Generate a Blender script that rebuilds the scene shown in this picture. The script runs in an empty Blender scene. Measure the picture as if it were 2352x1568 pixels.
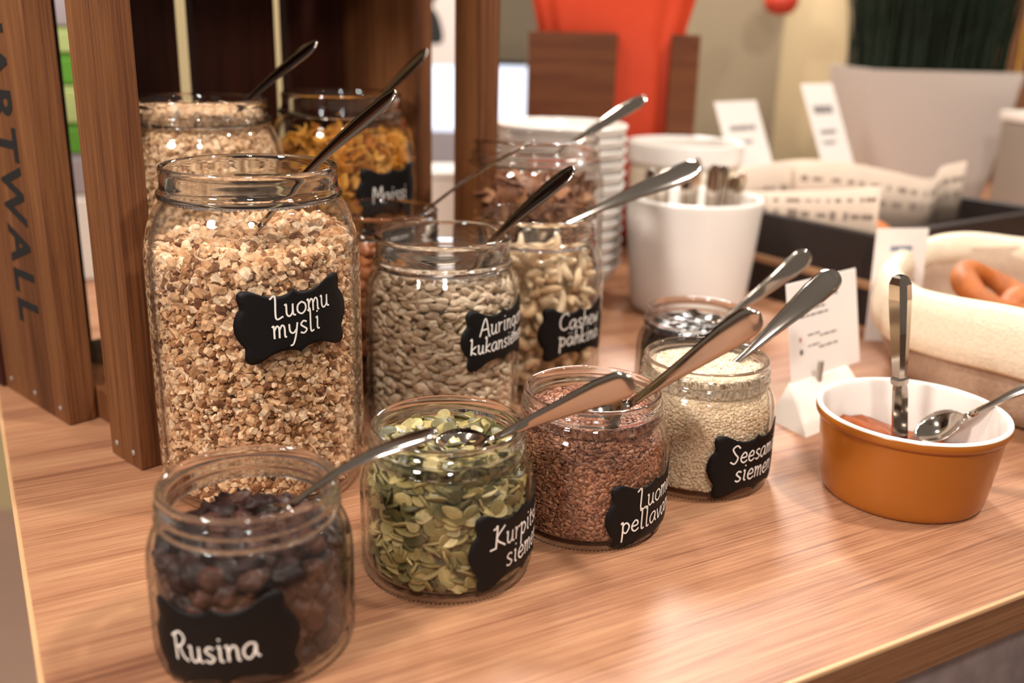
import bpy, bmesh, math, random
import numpy as np
from mathutils import Vector, Matrix

random.seed(7)
RNG = np.random.default_rng(11)
scene = bpy.context.scene
COL = scene.collection

# ------------------------------------------------------------------ camera
cam_d = bpy.data.cameras.new('camera')
cam = bpy.data.objects.new('camera', cam_d)
COL.objects.link(cam)
scene.camera = cam
PITCH, ROLL = 0.30662, -0.0244
cp, sp = math.cos(PITCH), math.sin(PITCH)
right0, down0, fwd = Vector((1, 0, 0)), Vector((0, -sp, -cp)), Vector((0, cp, -sp))
right = right0 * math.cos(ROLL) + down0 * math.sin(ROLL)
down = down0 * math.cos(ROLL) - right0 * math.sin(ROLL)
cam.matrix_world = Matrix((( right.x, -down.x, -fwd.x, 0.0),
                           ( right.y, -down.y, -fwd.y, 0.0),
                           ( right.z, -down.z, -fwd.z, 0.32),
                           (0, 0, 0, 1)))
cam_d.sensor_width = 36.0
cam_d.lens = 2264.1 / 2352.0 * 36.0
cam_d.clip_start = 0.01
cam_d.dof.use_dof = True
cam_d.dof.focus_distance = 0.65
cam_d.dof.aperture_fstop = 3.5
cam_d.dof.aperture_blades = 9

# ------------------------------------------------------------------ view, world, lamps
scene.view_settings.view_transform = 'Standard'
scene.view_settings.look = 'None'
scene.view_settings.gamma = 1.0
scene.view_settings.use_curve_mapping = False
scene.view_settings.exposure = 0.0
scene.cycles.max_bounces = 8
scene.cycles.transmission_bounces = 8
scene.cycles.use_adaptive_sampling = True
scene.cycles.adaptive_threshold = 0.05
scene.cycles.glossy_bounces = 6
scene.cycles.diffuse_bounces = 2
scene.cycles.transparent_max_bounces = 20
scene.cycles.sample_clamp_indirect = 4.0
scene.cycles.blur_glossy = 0.5

world = bpy.data.worlds.new('room_light')
scene.world = world
world.use_nodes = True
bg = world.node_tree.nodes['Background']
bg.inputs[0].default_value = (1.0, 0.88, 0.77, 1)
bg.inputs[1].default_value = 0.24

WARM = (1.0, 0.95, 0.88)
def ceiling_or_fill_lamp(loc, power, size, target=None, color=WARM):
    d = bpy.data.lights.new('ceiling_or_fill_spot', 'AREA')
    d.shape = 'DISK'; d.size = size; d.energy = power; d.color = color
    o = bpy.data.objects.new('ceiling_or_fill_spot', d); COL.objects.link(o)
    o.location = loc
    t = Vector(target) if target else Vector((loc[0], loc[1], 0))
    o.rotation_euler = (t - Vector(loc)).to_track_quat('-Z', 'Y').to_euler()
    return o
ceiling_or_fill_lamp((0.33, 2.20, 1.13), 30, 0.30, (0.08, 0.5, 0))
ceiling_or_fill_lamp((-0.35, 1.7, 1.65), 9, 0.14, (-0.1, 0.8, 0))
ceiling_or_fill_lamp((-0.9, 0.7, 1.6), 9, 0.14, (-0.1, 0.7, 0))
ceiling_or_fill_lamp((0.85, 0.55, 1.6), 20, 0.14, (0.1, 0.75, 0))
ceiling_or_fill_lamp((-1.05, -0.45, 1.25), 28, 0.28, (0.0, 0.8, 0))
ceiling_or_fill_lamp((0.15, -0.70, 1.45), 15, 0.20, (0.0, 0.8, 0))  # front fill, added on the viewer's side to brighten the jar fronts
ceiling_or_fill_lamp((1.5, 1.6, 1.6), 12, 0.14, (0.6, 1.3, 0))

# ------------------------------------------------------------------ helpers
def lin(h):
    h = h.lstrip('#')
    out = []
    for i in (0, 2, 4):
        c = int(h[i:i+2], 16) / 255.0
        out.append(c / 12.92 if c <= 0.04045 else ((c + 0.055) / 1.055) ** 2.4)
    return (*out, 1.0)

def new_mat(name):
    m = bpy.data.materials.new(name)
    m.use_nodes = True
    nt = m.node_tree
    b = nt.nodes['Principled BSDF']
    return m, nt, b

def N(nt, t, **kw):
    n = nt.nodes.new(t)
    for k, v in kw.items():
        setattr(n, k, v)
    return n

def plain(name, col, rough=0.5, metal=0.0, spec=0.5, noise=0.0, nscale=40.0, bump=0.0, bscale=200.0, sss=0.0):
    m, nt, b = new_mat(name)
    b.inputs['Base Color'].default_value = lin(col)
    b.inputs['Roughness'].default_value = rough
    b.inputs['Metallic'].default_value = metal
    b.inputs['Specular IOR Level'].default_value = spec
    tc = N(nt, 'ShaderNodeTexCoord')
    if noise:
        nz = N(nt, 'ShaderNodeTexNoise'); nz.inputs['Scale'].default_value = nscale; nz.inputs['Detail'].default_value = 5
        nt.links.new(tc.outputs['Object'], nz.inputs['Vector'])
        hs = N(nt, 'ShaderNodeHueSaturation'); hs.inputs['Color'].default_value = lin(col)
        mr = N(nt, 'ShaderNodeMapRange')
        mr.inputs['From Min'].default_value = 0.3; mr.inputs['From Max'].default_value = 0.7
        mr.inputs['To Min'].default_value = 1 - noise; mr.inputs['To Max'].default_value = 1 + noise
        nt.links.new(nz.outputs['Fac'], mr.inputs['Value']); nt.links.new(mr.outputs[0], hs.inputs['Value'])
        nt.links.new(hs.outputs[0], b.inputs['Base Color'])
    if bump:
        nb = N(nt, 'ShaderNodeTexNoise'); nb.inputs['Scale'].default_value = bscale; nb.inputs['Detail'].default_value = 3
        nt.links.new(tc.outputs['Object'], nb.inputs['Vector'])
        bp = N(nt, 'ShaderNodeBump'); bp.inputs['Strength'].default_value = bump; bp.inputs['Distance'].default_value = 0.002
        nt.links.new(nb.outputs['Fac'], bp.inputs['Height']); nt.links.new(bp.outputs[0], b.inputs['Normal'])
    if sss:
        b.inputs['Subsurface Weight'].default_value = sss
        b.inputs['Subsurface Radius'].default_value = (0.01, 0.005, 0.003)
        b.inputs['Subsurface Scale'].default_value = 0.3
    return m

def ramp(nt, cols):
    r = N(nt, 'ShaderNodeValToRGB')
    el = r.color_ramp.elements
    el[0].position = 0; el[0].color = lin(cols[0])
    el[1].position = 1; el[1].color = lin(cols[-1])
    for i, c in enumerate(cols[1:-1]):
        e = el.new((i + 1) / (len(cols) - 1)); e.color = lin(c)
    return r

def seed_mat(name, cols, per_object, rough=0.55, spec=0.4, nscale=250.0, namt=0.25, bump=0.3, sss=0.0):
    """natural colour variation: one tone for each grain plus fine mottling"""
    m, nt, b = new_mat(name)
    r = ramp(nt, cols)
    if per_object:
        s = N(nt, 'ShaderNodeObjectInfo'); nt.links.new(s.outputs['Random'], r.inputs[0])
    else:
        s = N(nt, 'ShaderNodeNewGeometry'); nt.links.new(s.outputs['Random Per Island'], r.inputs[0])
    tc = N(nt, 'ShaderNodeTexCoord')
    nz = N(nt, 'ShaderNodeTexNoise'); nz.inputs['Scale'].default_value = nscale; nz.inputs['Detail'].default_value = 4
    nt.links.new(tc.outputs['Object'], nz.inputs['Vector'])
    mr = N(nt, 'ShaderNodeMapRange'); mr.inputs['From Min'].default_value = 0.3; mr.inputs['From Max'].default_value = 0.7
    mr.inputs['To Min'].default_value = 1 - namt; mr.inputs['To Max'].default_value = 1 + namt
    hs = N(nt, 'ShaderNodeHueSaturation')
    nt.links.new(nz.outputs['Fac'], mr.inputs['Value']); nt.links.new(mr.outputs[0], hs.inputs['Value'])
    nt.links.new(r.outputs[0], hs.inputs['Color']); nt.links.new(hs.outputs[0], b.inputs['Base Color'])
    b.inputs['Roughness'].default_value = rough
    b.inputs['Specular IOR Level'].default_value = spec
    if sss:
        b.inputs['Subsurface Weight'].default_value = sss
        b.inputs['Subsurface Radius'].default_value = (0.006, 0.004, 0.002)
        b.inputs['Subsurface Scale'].default_value = 0.3
    if bump:
        bp = N(nt, 'ShaderNodeBump'); bp.inputs['Strength'].default_value = bump; bp.inputs['Distance'].default_value = 0.0006
        nt.links.new(nz.outputs['Fac'], bp.inputs['Height']); nt.links.new(bp.outputs[0], b.inputs['Normal'])
    return m

def wood(name, dark, mid, light, axis=0, grain=1.0, rough=0.42, spec=0.4, pore=0.5, coat=0.0):
    """grain runs along the object's local axis"""
    m, nt, b = new_mat(name)
    tc = N(nt, 'ShaderNodeTexCoord')
    def layer(long, cross, detail, dist):
        mp = N(nt, 'ShaderNodeMapping')
        s = [cross, cross, cross]; s[axis] = long
        mp.inputs['Scale'].default_value = s
        nt.links.new(tc.outputs['Object'], mp.inputs['Vector'])
        nz = N(nt, 'ShaderNodeTexNoise'); nz.inputs['Scale'].default_value = 1.0
        nz.inputs['Detail'].default_value = detail; nz.inputs['Distortion'].default_value = dist
        nt.links.new(mp.outputs[0], nz.inputs['Vector'])
        return nz
    a = layer(1.5 * grain, 34 * grain, 4, 0.7)
    c = layer(9.0 * grain, 520 * grain, 5, 0.4)
    d = layer(26 * grain, 1300 * grain, 2, 0.0)
    mix = N(nt, 'ShaderNodeMix'); mix.data_type = 'FLOAT'; mix.inputs['Factor'].default_value = 0.5
    nt.links.new(a.outputs['Fac'], mix.inputs['A']); nt.links.new(c.outputs['Fac'], mix.inputs['B'])
    r = N(nt, 'ShaderNodeValToRGB')
    el = r.color_ramp.elements
    el[0].position = 0.34; el[0].color = lin(dark)
    el[1].position = 0.66; el[1].color = lin(light)
    e = el.new(0.48); e.color = lin(mid)
    nt.links.new(mix.outputs['Result'], r.inputs[0])
    pr = N(nt, 'ShaderNodeMapRange'); pr.inputs['From Min'].default_value = 0.60; pr.inputs['From Max'].default_value = 0.72
    pr.inputs['To Min'].default_value = 0; pr.inputs['To Max'].default_value = pore
    nt.links.new(d.outputs['Fac'], pr.inputs['Value'])
    mc = N(nt, 'ShaderNodeMix'); mc.data_type = 'RGBA'
    nt.links.new(pr.outputs[0], mc.inputs['Factor']); nt.links.new(r.outputs[0], mc.inputs['A']); mc.inputs['B'].default_value = lin(dark)
    nt.links.new(mc.outputs['Result'], b.inputs['Base Color'])
    b.inputs['Roughness'].default_value = rough
    b.inputs['Specular IOR Level'].default_value = spec
    b.inputs['Coat Weight'].default_value = coat
    bp = N(nt, 'ShaderNodeBump'); bp.inputs['Strength'].default_value = 0.12; bp.inputs['Distance'].default_value = 0.001
    nt.links.new(c.outputs['Fac'], bp.inputs['Height']); nt.links.new(bp.outputs[0], b.inputs['Normal'])
    return m

def thin_glass(name, tint=(0.985, 0.98, 0.965, 1), refl=1.0, edge0=0.62, edge1=0.93):
    m = bpy.data.materials.new(name); m.use_nodes = True
    nt = m.node_tree; nt.nodes.clear()
    out = N(nt, 'ShaderNodeOutputMaterial')
    tr = N(nt, 'ShaderNodeBsdfTransparent'); tr.inputs[0].default_value = tint
    gl = N(nt, 'ShaderNodeBsdfGlossy'); gl.inputs['Roughness'].default_value = 0.02
    lw = N(nt, 'ShaderNodeLayerWeight'); lw.inputs['Blend'].default_value = 0.5
    pw = N(nt, 'ShaderNodeMath', operation='POWER'); pw.inputs[1].default_value = 4.0
    ml = N(nt, 'ShaderNodeMath', operation='MULTIPLY_ADD'); ml.inputs[1].default_value = 0.75 * refl; ml.inputs[2].default_value = 0.04 * refl
    nt.links.new(lw.outputs['Facing'], pw.inputs[0]); nt.links.new(pw.outputs[0], ml.inputs[0])
    mx = N(nt, 'ShaderNodeMixShader')
    nt.links.new(ml.outputs[0], mx.inputs[0]); nt.links.new(tr.outputs[0], mx.inputs[1]); nt.links.new(gl.outputs[0], mx.inputs[2])
    # towards the outline the wall is seen through its full thickness and bends the view
    rf = N(nt, 'ShaderNodeBsdfGlass'); rf.inputs['IOR'].default_value = 1.48; rf.inputs['Roughness'].default_value = 0.0
    rf.inputs['Color'].default_value = (0.985, 0.98, 0.965, 1)
    sm = N(nt, 'ShaderNodeMapRange', interpolation_type='SMOOTHSTEP')
    sm.inputs['From Min'].default_value = edge0; sm.inputs['From Max'].default_value = edge1
    nt.links.new(lw.outputs['Facing'], sm.inputs['Value'])
    m2 = N(nt, 'ShaderNodeMixShader')
    nt.links.new(sm.outputs[0], m2.inputs[0]); nt.links.new(mx.outputs[0], m2.inputs[1]); nt.links.new(rf.outputs[0], m2.inputs[2])
    nt.links.new(m2.outputs[0], out.inputs['Surface'])
    return m

def clear_glass(name):
    m, nt, b = new_mat(name)
    b.inputs['Base Color'].default_value = (0.99, 0.985, 0.97, 1)
    b.inputs['Transmission Weight'].default_value = 1.0
    b.inputs['Roughness'].default_value = 0.0
    b.inputs['IOR'].default_value = 1.48
    return m

def emit(name, col, strength):
    m, nt, b = new_mat(name)
    b.inputs['Base Color'].default_value = (0.02, 0.02, 0.02, 1)
    b.inputs['Emission Color'].default_value = lin(col)
    b.inputs['Emission Strength'].default_value = strength
    return m

def mesh_of(name, v, f, m=None, smooth=True):
    me = bpy.data.meshes.new(name)
    me.from_pydata([tuple(map(float, p)) for p in v], [], [tuple(map(int, q)) for q in f])
    if smooth:
        me.polygons.foreach_set('use_smooth', [True] * len(me.polygons))
    if m: me.materials.append(m)
    me.update()
    return me

def big_mesh(name, V, tris, m, smooth=True):
    """numpy vertices and triangles straight into a mesh"""
    me = bpy.data.meshes.new(name)
    nv, nf = len(V), len(tris)
    me.vertices.add(nv); me.vertices.foreach_set('co', V.astype(np.float32).ravel())
    me.loops.add(nf * 3); me.loops.foreach_set('vertex_index', tris.astype(np.int32).ravel())
    me.polygons.add(nf)
    me.polygons.foreach_set('loop_start', np.arange(0, nf * 3, 3, dtype=np.int32))
    me.polygons.foreach_set('loop_total', np.full(nf, 3, dtype=np.int32))
    me.polygons.foreach_set('use_smooth', np.full(nf, smooth, dtype=bool))
    me.materials.append(m)
    me.update(calc_edges=True); me.validate()
    return me

def link(name, me, parent=None, loc=None):
    o = bpy.data.objects.new(name, me); COL.objects.link(o)
    if parent: o.parent = parent
    if loc: o.location = loc
    return o

def tag(o, label, cat, group=None, kind=None):
    o['label'] = label; o['category'] = cat
    if group: o['group'] = group
    if kind: o['kind'] = kind
    return o

def thing(name, label, cat, loc=(0, 0, 0), rz=0.0, group=None):
    o = bpy.data.objects.new(name, None); COL.objects.link(o)
    o.empty_display_size = 0.02
    o.location = loc; o.rotation_euler = (0, 0, rz)
    return tag(o, label, cat, group)

def structure(o):
    o['kind'] = 'structure'; return o

def box_mesh(name, lo, hi, m, bev=0.0, seg=2):
    bm = bmesh.new()
    bmesh.ops.create_cube(bm, size=1.0)
    lo, hi = Vector(lo), Vector(hi)
    c, s = (lo + hi) / 2, hi - lo
    for v in bm.verts:
        v.co = Vector((v.co.x * s.x, v.co.y * s.y, v.co.z * s.z)) + c
    if bev:
        bmesh.ops.bevel(bm, geom=list(bm.edges), offset=bev, segments=seg, affect='EDGES', profile=0.5)
    me = bpy.data.meshes.new(name)
    bm.to_mesh(me); bm.free()
    if m: me.materials.append(m)
    if bev and seg > 1:
        me.polygons.foreach_set('use_smooth', [False] * len(me.polygons))
    return me

def crom(P, n=6, closed=False):
    """Catmull-Rom through points"""
    P = [np.array(p, float) for p in P]
    if len(P) < 3 and not closed: 
        return [P[0] + (P[-1] - P[0]) * t for t in np.linspace(0, 1, n + 1)]
    out = []
    k = len(P)
    segs = k if closed else k - 1
    for i in range(segs):
        p1, p2 = P[i % k], P[(i + 1) % k]
        p0 = P[(i - 1) % k] if (closed or i > 0) else 2 * p1 - p2
        p3 = P[(i + 2) % k] if (closed or i + 2 < k) else 2 * p2 - p1
        for t in np.linspace(0, 1, n, endpoint=False):
            out.append(0.5 * ((2 * p1) + (-p0 + p2) * t + (2 * p0 - 5 * p1 + 4 * p2 - p3) * t * t + (-p0 + 3 * p1 - 3 * p2 + p3) * t ** 3))
    if not closed: out.append(P[-1])
    return out

def lathe(name, prof, m, seg=72, closed=False, smooth=True):
    """prof: (r, z) list; r == 0 ends are poles; closed joins last to first"""
    v, f = [], []
    idx = []
    for r, z in prof:
        if r < 1e-6:
            idx.append([len(v)]); v.append((0, 0, z))
        else:
            row = []
            for i in range(seg):
                a = 2 * math.pi * i / seg
                row.append(len(v)); v.append((r * math.cos(a), r * math.sin(a), z))
            idx.append(row)
    pairs = list(zip(idx, idx[1:]))
    if closed: pairs.append((idx[-1], idx[0]))
    for A, B in pairs:
        if len(A) == 1 and len(B) == 1: continue
        for i in range(seg):
            j = (i + 1) % seg
            if len(A) == 1: f.append((A[0], B[j], B[i]))
            elif len(B) == 1: f.append((A[i], A[j], B[0]))
            else: f.append((A[i], A[j], B[j], B[i]))
    me = mesh_of(name, v, f, m, smooth)
    return me

def recalc(me):
    bm = bmesh.new(); bm.from_mesh(me)
    bmesh.ops.recalc_face_normals(bm, faces=bm.faces)
    bm.to_mesh(me); bm.free()
    return me

def smooth_prof(P, n=4):
    return [(max(0.0, float(q[0])), float(q[1])) for q in crom(P, n)]

# ------------------------------------------------------------------ materials
M = {}
M['table'] = wood('oak_laminate', '#764831', '#a57151', '#bd8c66', axis=0, rough=0.50, spec=0.5, pore=0.75)
M['edge'] = wood('oak_edge', '#5f3a26', '#865838', '#9c6c48', axis=0, rough=0.45, pore=0.8)
M['pale_edge'] = plain('edge_band_and_highlight', '#d2a276', 0.4)
M['stone'] = plain('grey_stone_laminate', '#988682', 0.6, noise=0.25, nscale=35, bump=0.1)
M['floor'] = plain('grey_brown_floor', '#9c7c6b', 0.7, noise=0.06, nscale=3)
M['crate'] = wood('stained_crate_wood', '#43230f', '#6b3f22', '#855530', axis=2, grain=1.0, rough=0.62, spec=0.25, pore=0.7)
M['crate_shaded'] = wood('shaded_crate_wood', '#220c06', '#39150a', '#4a2010', axis=2, grain=1.0, rough=0.62, spec=0.25, pore=0.7)  # crate wood again, with the shade inside the crate put into the colour
M['stencil'] = plain('black_stencil_ink', '#120c0a', 0.7)
M['glass'] = thin_glass('jar_glass')
M['rim'] = clear_glass('thick_rim_glass')
M['board'] = plain('chalkboard_vinyl', '#0d0908', 0.55, spec=0.25)
M['chalk'] = plain('white_chalk_pen', '#f0e6dc', 0.8)
M['steel'] = plain('polished_steel', '#b8aca0', 0.12, metal=1.0)
M['white'] = plain('white_porcelain', '#f0e8e0', 0.18, spec=0.5)
M['cream'] = plain('cream_stoneware', '#e8d8c0', 0.3)
M['ochre'] = plain('ochre_glaze', '#a65d1a', 0.22, noise=0.04, nscale=25)
M['paper'] = plain('white_card', '#efe3da', 0.75)
M['plastic'] = plain('white_plastic', '#efe4d8', 0.35)
M['ink'] = plain('grey_print', '#6f6866', 0.8)
M['ink_blue'] = plain('blue_print', '#5a6a88', 0.8)
M['ink_red'] = plain('red_print', '#c08a80', 0.8)
M['blackwood'] = plain('black_stained_wood', '#1d100c', 0.5, noise=0.2, nscale=60)
M['palewood'] = plain('pale_wood_strip', '#9c7250', 0.5, noise=0.1, nscale=50)
M['newsprint'] = plain('kraft_newsprint', '#cdb6a2', 0.8, noise=0.05, nscale=20)
M['newsink'] = plain('newsprint_ink', '#8f7c70', 0.8)
M['walnut'] = wood('walnut_veneer', '#4a2410', '#6b3a1e', '#7d4a28', axis=0, grain=1.4, rough=0.4)
M['orange'] = plain('orange_cloth', '#cf3f18', 0.65, noise=0.05, nscale=15)
M['linen'] = plain('cream_linen', '#efdcc0', 0.9, noise=0.08, nscale=260, bump=0.7, bscale=420)
M['linen_shaded'] = plain('shaded_linen_back', '#b69880', 0.9, noise=0.12, nscale=260, bump=0.7, bscale=420)  # brownish tone holds the bag's shading and the back of the cloth
M['crust'] = plain('baked_crust', '#a85a20', 0.6, noise=0.25, nscale=60)
M['marmalade'] = plain('orange_marmalade', '#9c480f', 0.25, noise=0.2, nscale=90, bump=0.4, bscale=120)
M['blackjam'] = plain('dark_berry_jam', '#1a0d0c', 0.12, bump=0.6, bscale=140)
M['planter'] = plain('white_planter', '#c4b6ac', 0.35)
M['soil'] = plain('dark_soil', '#1c130d', 0.9)
M['leaf'] = plain('dark_grass_blade', '#16240f', 0.5, noise=0.3, nscale=8)
M['leaf_y'] = plain('yellow_blade', '#c08a30', 0.5)
M['wall'] = plain('cream_wall_paint', '#cdb48c', 0.85)
M['wall_shaded'] = plain('shaded_wall_paint', '#94846a', 0.85)  # the pier's shade is put into this darker wall colour
M['wall3'] = plain('brown_panel', '#8c5c3c', 0.7)
M['tile'] = plain('grey_beige_wall', '#a9987f', 0.7)
M['screen'] = emit('lit_screen', '#e8eeff', 1.6)
M['black'] = plain('black_plastic', '#0e0c0c', 0.5)
M['red'] = plain('red_shade', '#c8402c', 0.5)
M['steelbox'] = plain('brushed_grey', '#a09488', 0.4, metal=0.3)
M['green'] = plain('green_carton', '#5f9a2e', 0.5)
M['lime'] = plain('lime_carton', '#b8c47c', 0.5)
M['lilac'] = plain('lilac_grey_carton', '#a89a9c', 0.5)

# ------------------------------------------------------------------ the setting
FLOOR_Z = -0.90
structure(link('floor', box_mesh('floor', (-4, -2.5, FLOOR_Z - 0.1), (4.5, 3.4, FLOOR_Z), M['floor'])))
structure(link('wall_back', box_mesh('wall_back', (-4, 2.95, FLOOR_Z), (4.5, 3.05, 1.9), M['tile'])))
structure(link('wall_right', box_mesh('wall_right', (0.60, 2.55, FLOOR_Z), (1.17, 2.94, 1.9), M['wall'])))
structure(link('wall_pier', box_mesh('wall_pier', (0.30, 2.35, FLOOR_Z), (0.598, 2.94, 1.9), M['wall_shaded'])))
structure(link('wall_panel', box_mesh('wall_panel', (1.175, 2.45, FLOOR_Z), (2.6, 2.94, 1.9), M['wall3'])))
structure(link('wall_left', box_mesh('wall_left', (-2.2, 2.3, FLOOR_Z), (-0.46, 2.4, 1.9), plain('straw_wall', '#c9b487', 0.85))))
# wall washer over the cream wall
sp_d = bpy.data.lights.new('wall_washer', 'SPOT'); sp_d.energy = 120; sp_d.color = WARM; sp_d.spot_size = 0.26; sp_d.spot_blend = 0.9; sp_d.shadow_soft_size = 0.03
sp_o = bpy.data.objects.new('wall_washer', sp_d); COL.objects.link(sp_o); sp_o.location = (0.74, 2.42, 1.20)
sp_o.rotation_euler = (Vector((0.715, 2.56, 0.22)) - Vector(sp_o.location)).to_track_quat('-Z', 'Y').to_euler()

# ------------------------------------------------------------------ counter
TA = math.atan2(0.489, 0.872)
CORNER = Vector((-0.1486, 0.2686, 0))
counter = thing('buffet_counter', 'long buffet counter with a light oak-grain top and grey stone-look base', 'counter', (CORNER.x, CORNER.y, FLOOR_Z), TA)
TOPL, TOPD, TH = 2.1, 1.30, 0.0275
wt = link('worktop', box_mesh('worktop', (0.0012, 0.0012, -TH), (TOPL, TOPD, 0.0), M['table'], 0.0016, 3), counter, (0, 0, -FLOOR_Z))
fe = link('front_edge', box_mesh('front_edge', (0.0012, -0.0006, -TH - 0.0002), (TOPL, 0.0011, -0.0012), M['edge'], 0.0005, 1), counter, (0, 0, -FLOOR_Z))
fl = link('front_lip_highlight', box_mesh('front_lip_highlight', (0.0012, -0.0008, -0.0036), (TOPL, 0.0022, 0.00015), M['pale_edge'], 0.001, 2), counter, (0, 0, -FLOOR_Z))  # pale strip paints the highlight along the rounded front edge
se = link('side_edge', box_mesh('side_edge', (-0.001, -0.0006, -TH), (0.0022, TOPD, 0.0002), M['pale_edge'], 0.0009, 2), counter, (0, 0, -FLOOR_Z))
link('base_panel', box_mesh('base_panel', (0.02, 0.014, 0.0), (TOPL - 0.03, TOPD - 0.03, -FLOOR_Z - TH), M['stone']), counter)

# ------------------------------------------------------------------ glass jars
SMALL = dict(
    body=[(0, .0022), (.036, .0018), (.0455, 0), (.0500, .0016), (.0526, .007), (.0533, .016), (.0533, .040), (.0532, .054), (.0524, .0625), (.0500, .0695), (.0474, .0740), (.0462, .0765)],
    neck=[(.0462, .0765), (.0474, .0785), (.0476, .0805), (.0463, .0825), (.0459, .0838), (.0470, .0855), (.0468, .0875), (.0457, .0892), (.0454, .0915), (.0460, .0932), (.0450, .0945), (.0438, .0946), (.0424, .0936), (.0418, .0900), (.0420, .0765)],
    H=.0946, t=.0030)
MEDIUM = dict(
    body=[(0, .003), (.045, .0024), (.0545, 0), (.0592, .0022), (.0622, .009), (.0630, .020), (.0630, .060), (.0630, .104), (.0624, .117), (.0600, .1275), (.0566, .1345), (.0548, .138)],
    neck=[(.0548, .138), (.0563, .1402), (.0563, .1425), (.0547, .1445), (.0542, .148), (.0542, .156), (.0549, .1605), (.0542, .1630), (.0528, .1634), (.0516, .1622), (.0512, .158), (.0514, .138)],
    H=.1634, t=.0034)
TALL = dict(
    body=[(0, .003), (.054, .0024), (.0640, 0), (.0690, .003), (.0718, .011), (.0725, .025), (.0725, .090), (.0725, .158), (.0716, .176), (.0685, .191), (.0635, .2025), (.0598, .2075)],
    neck=[(.0598, .2075), (.0613, .2095), (.0613, .2120), (.0597, .2140), (.0587, .2165), (.0585, .2220), (.0590, .2265), (.0582, .2291), (.0568, .2294), (.0554, .2280), (.0550, .2230), (.0552, .2075)],
    H=.2294, t=.0036)

def scaled(P, sr, sz):
    return dict(body=[(r * sr, z * sz) for r, z in P['body']], neck=[(r * sr, z * sz) for r, z in P['neck']], H=P['H'] * sz, t=P['t'])

def inner_of(P):
    """(z, r) samples of the inner glass surface"""
    t = P['t']
    pts = [(z, r - t) for r, z in smooth_prof(P['body']) if r > .02 and z > .004]
    zs = np.array([p[0] for p in pts] + [P['H']]); rs = np.array([p[1] for p in pts] + [P['neck'][-2][0]])
    o = np.argsort(zs)
    return zs[o], rs[o]

def outer_of(P):
    pts = [(z, r) for r, z in smooth_prof(P['body']) if r > .02 and z > .0005]
    zs = np.array([p[0] for p in pts]); rs = np.array([p[1] for p in pts]); o = np.argsort(zs)
    return zs[o], rs[o]

mesh_cache = {}
def jar_meshes(key, P):
    if key in mesh_cache: return mesh_cache[key]
    body_o = smooth_prof(P['body'], 4)
    t = P['t']
    zi, ri = inner_of(P)
    zb = P['body'][-1][1]
    inner = [(float(np.interp(z, zi, ri)), float(z)) for z in np.linspace(zb, .010, 22)]
    r0 = inner[-1][0]
    inner += [(r0 - .0015, .0068), (r0 - .005, .0056), (0, .0052)]
    body = recalc(lathe('jar_body', body_o + inner, M['glass'], 80))
    nk = P['neck']
    np_ = [(q[0], q[1]) for q in crom(nk[:-2], 4)] + [nk[-2], nk[-1]]
    neck = recalc(lathe('jar_rim', [(float(a), float(b)) for a, b in np_], M['rim'], 96, closed=True))
    mesh_cache[key] = (body, neck)
    return body, neck

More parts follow.
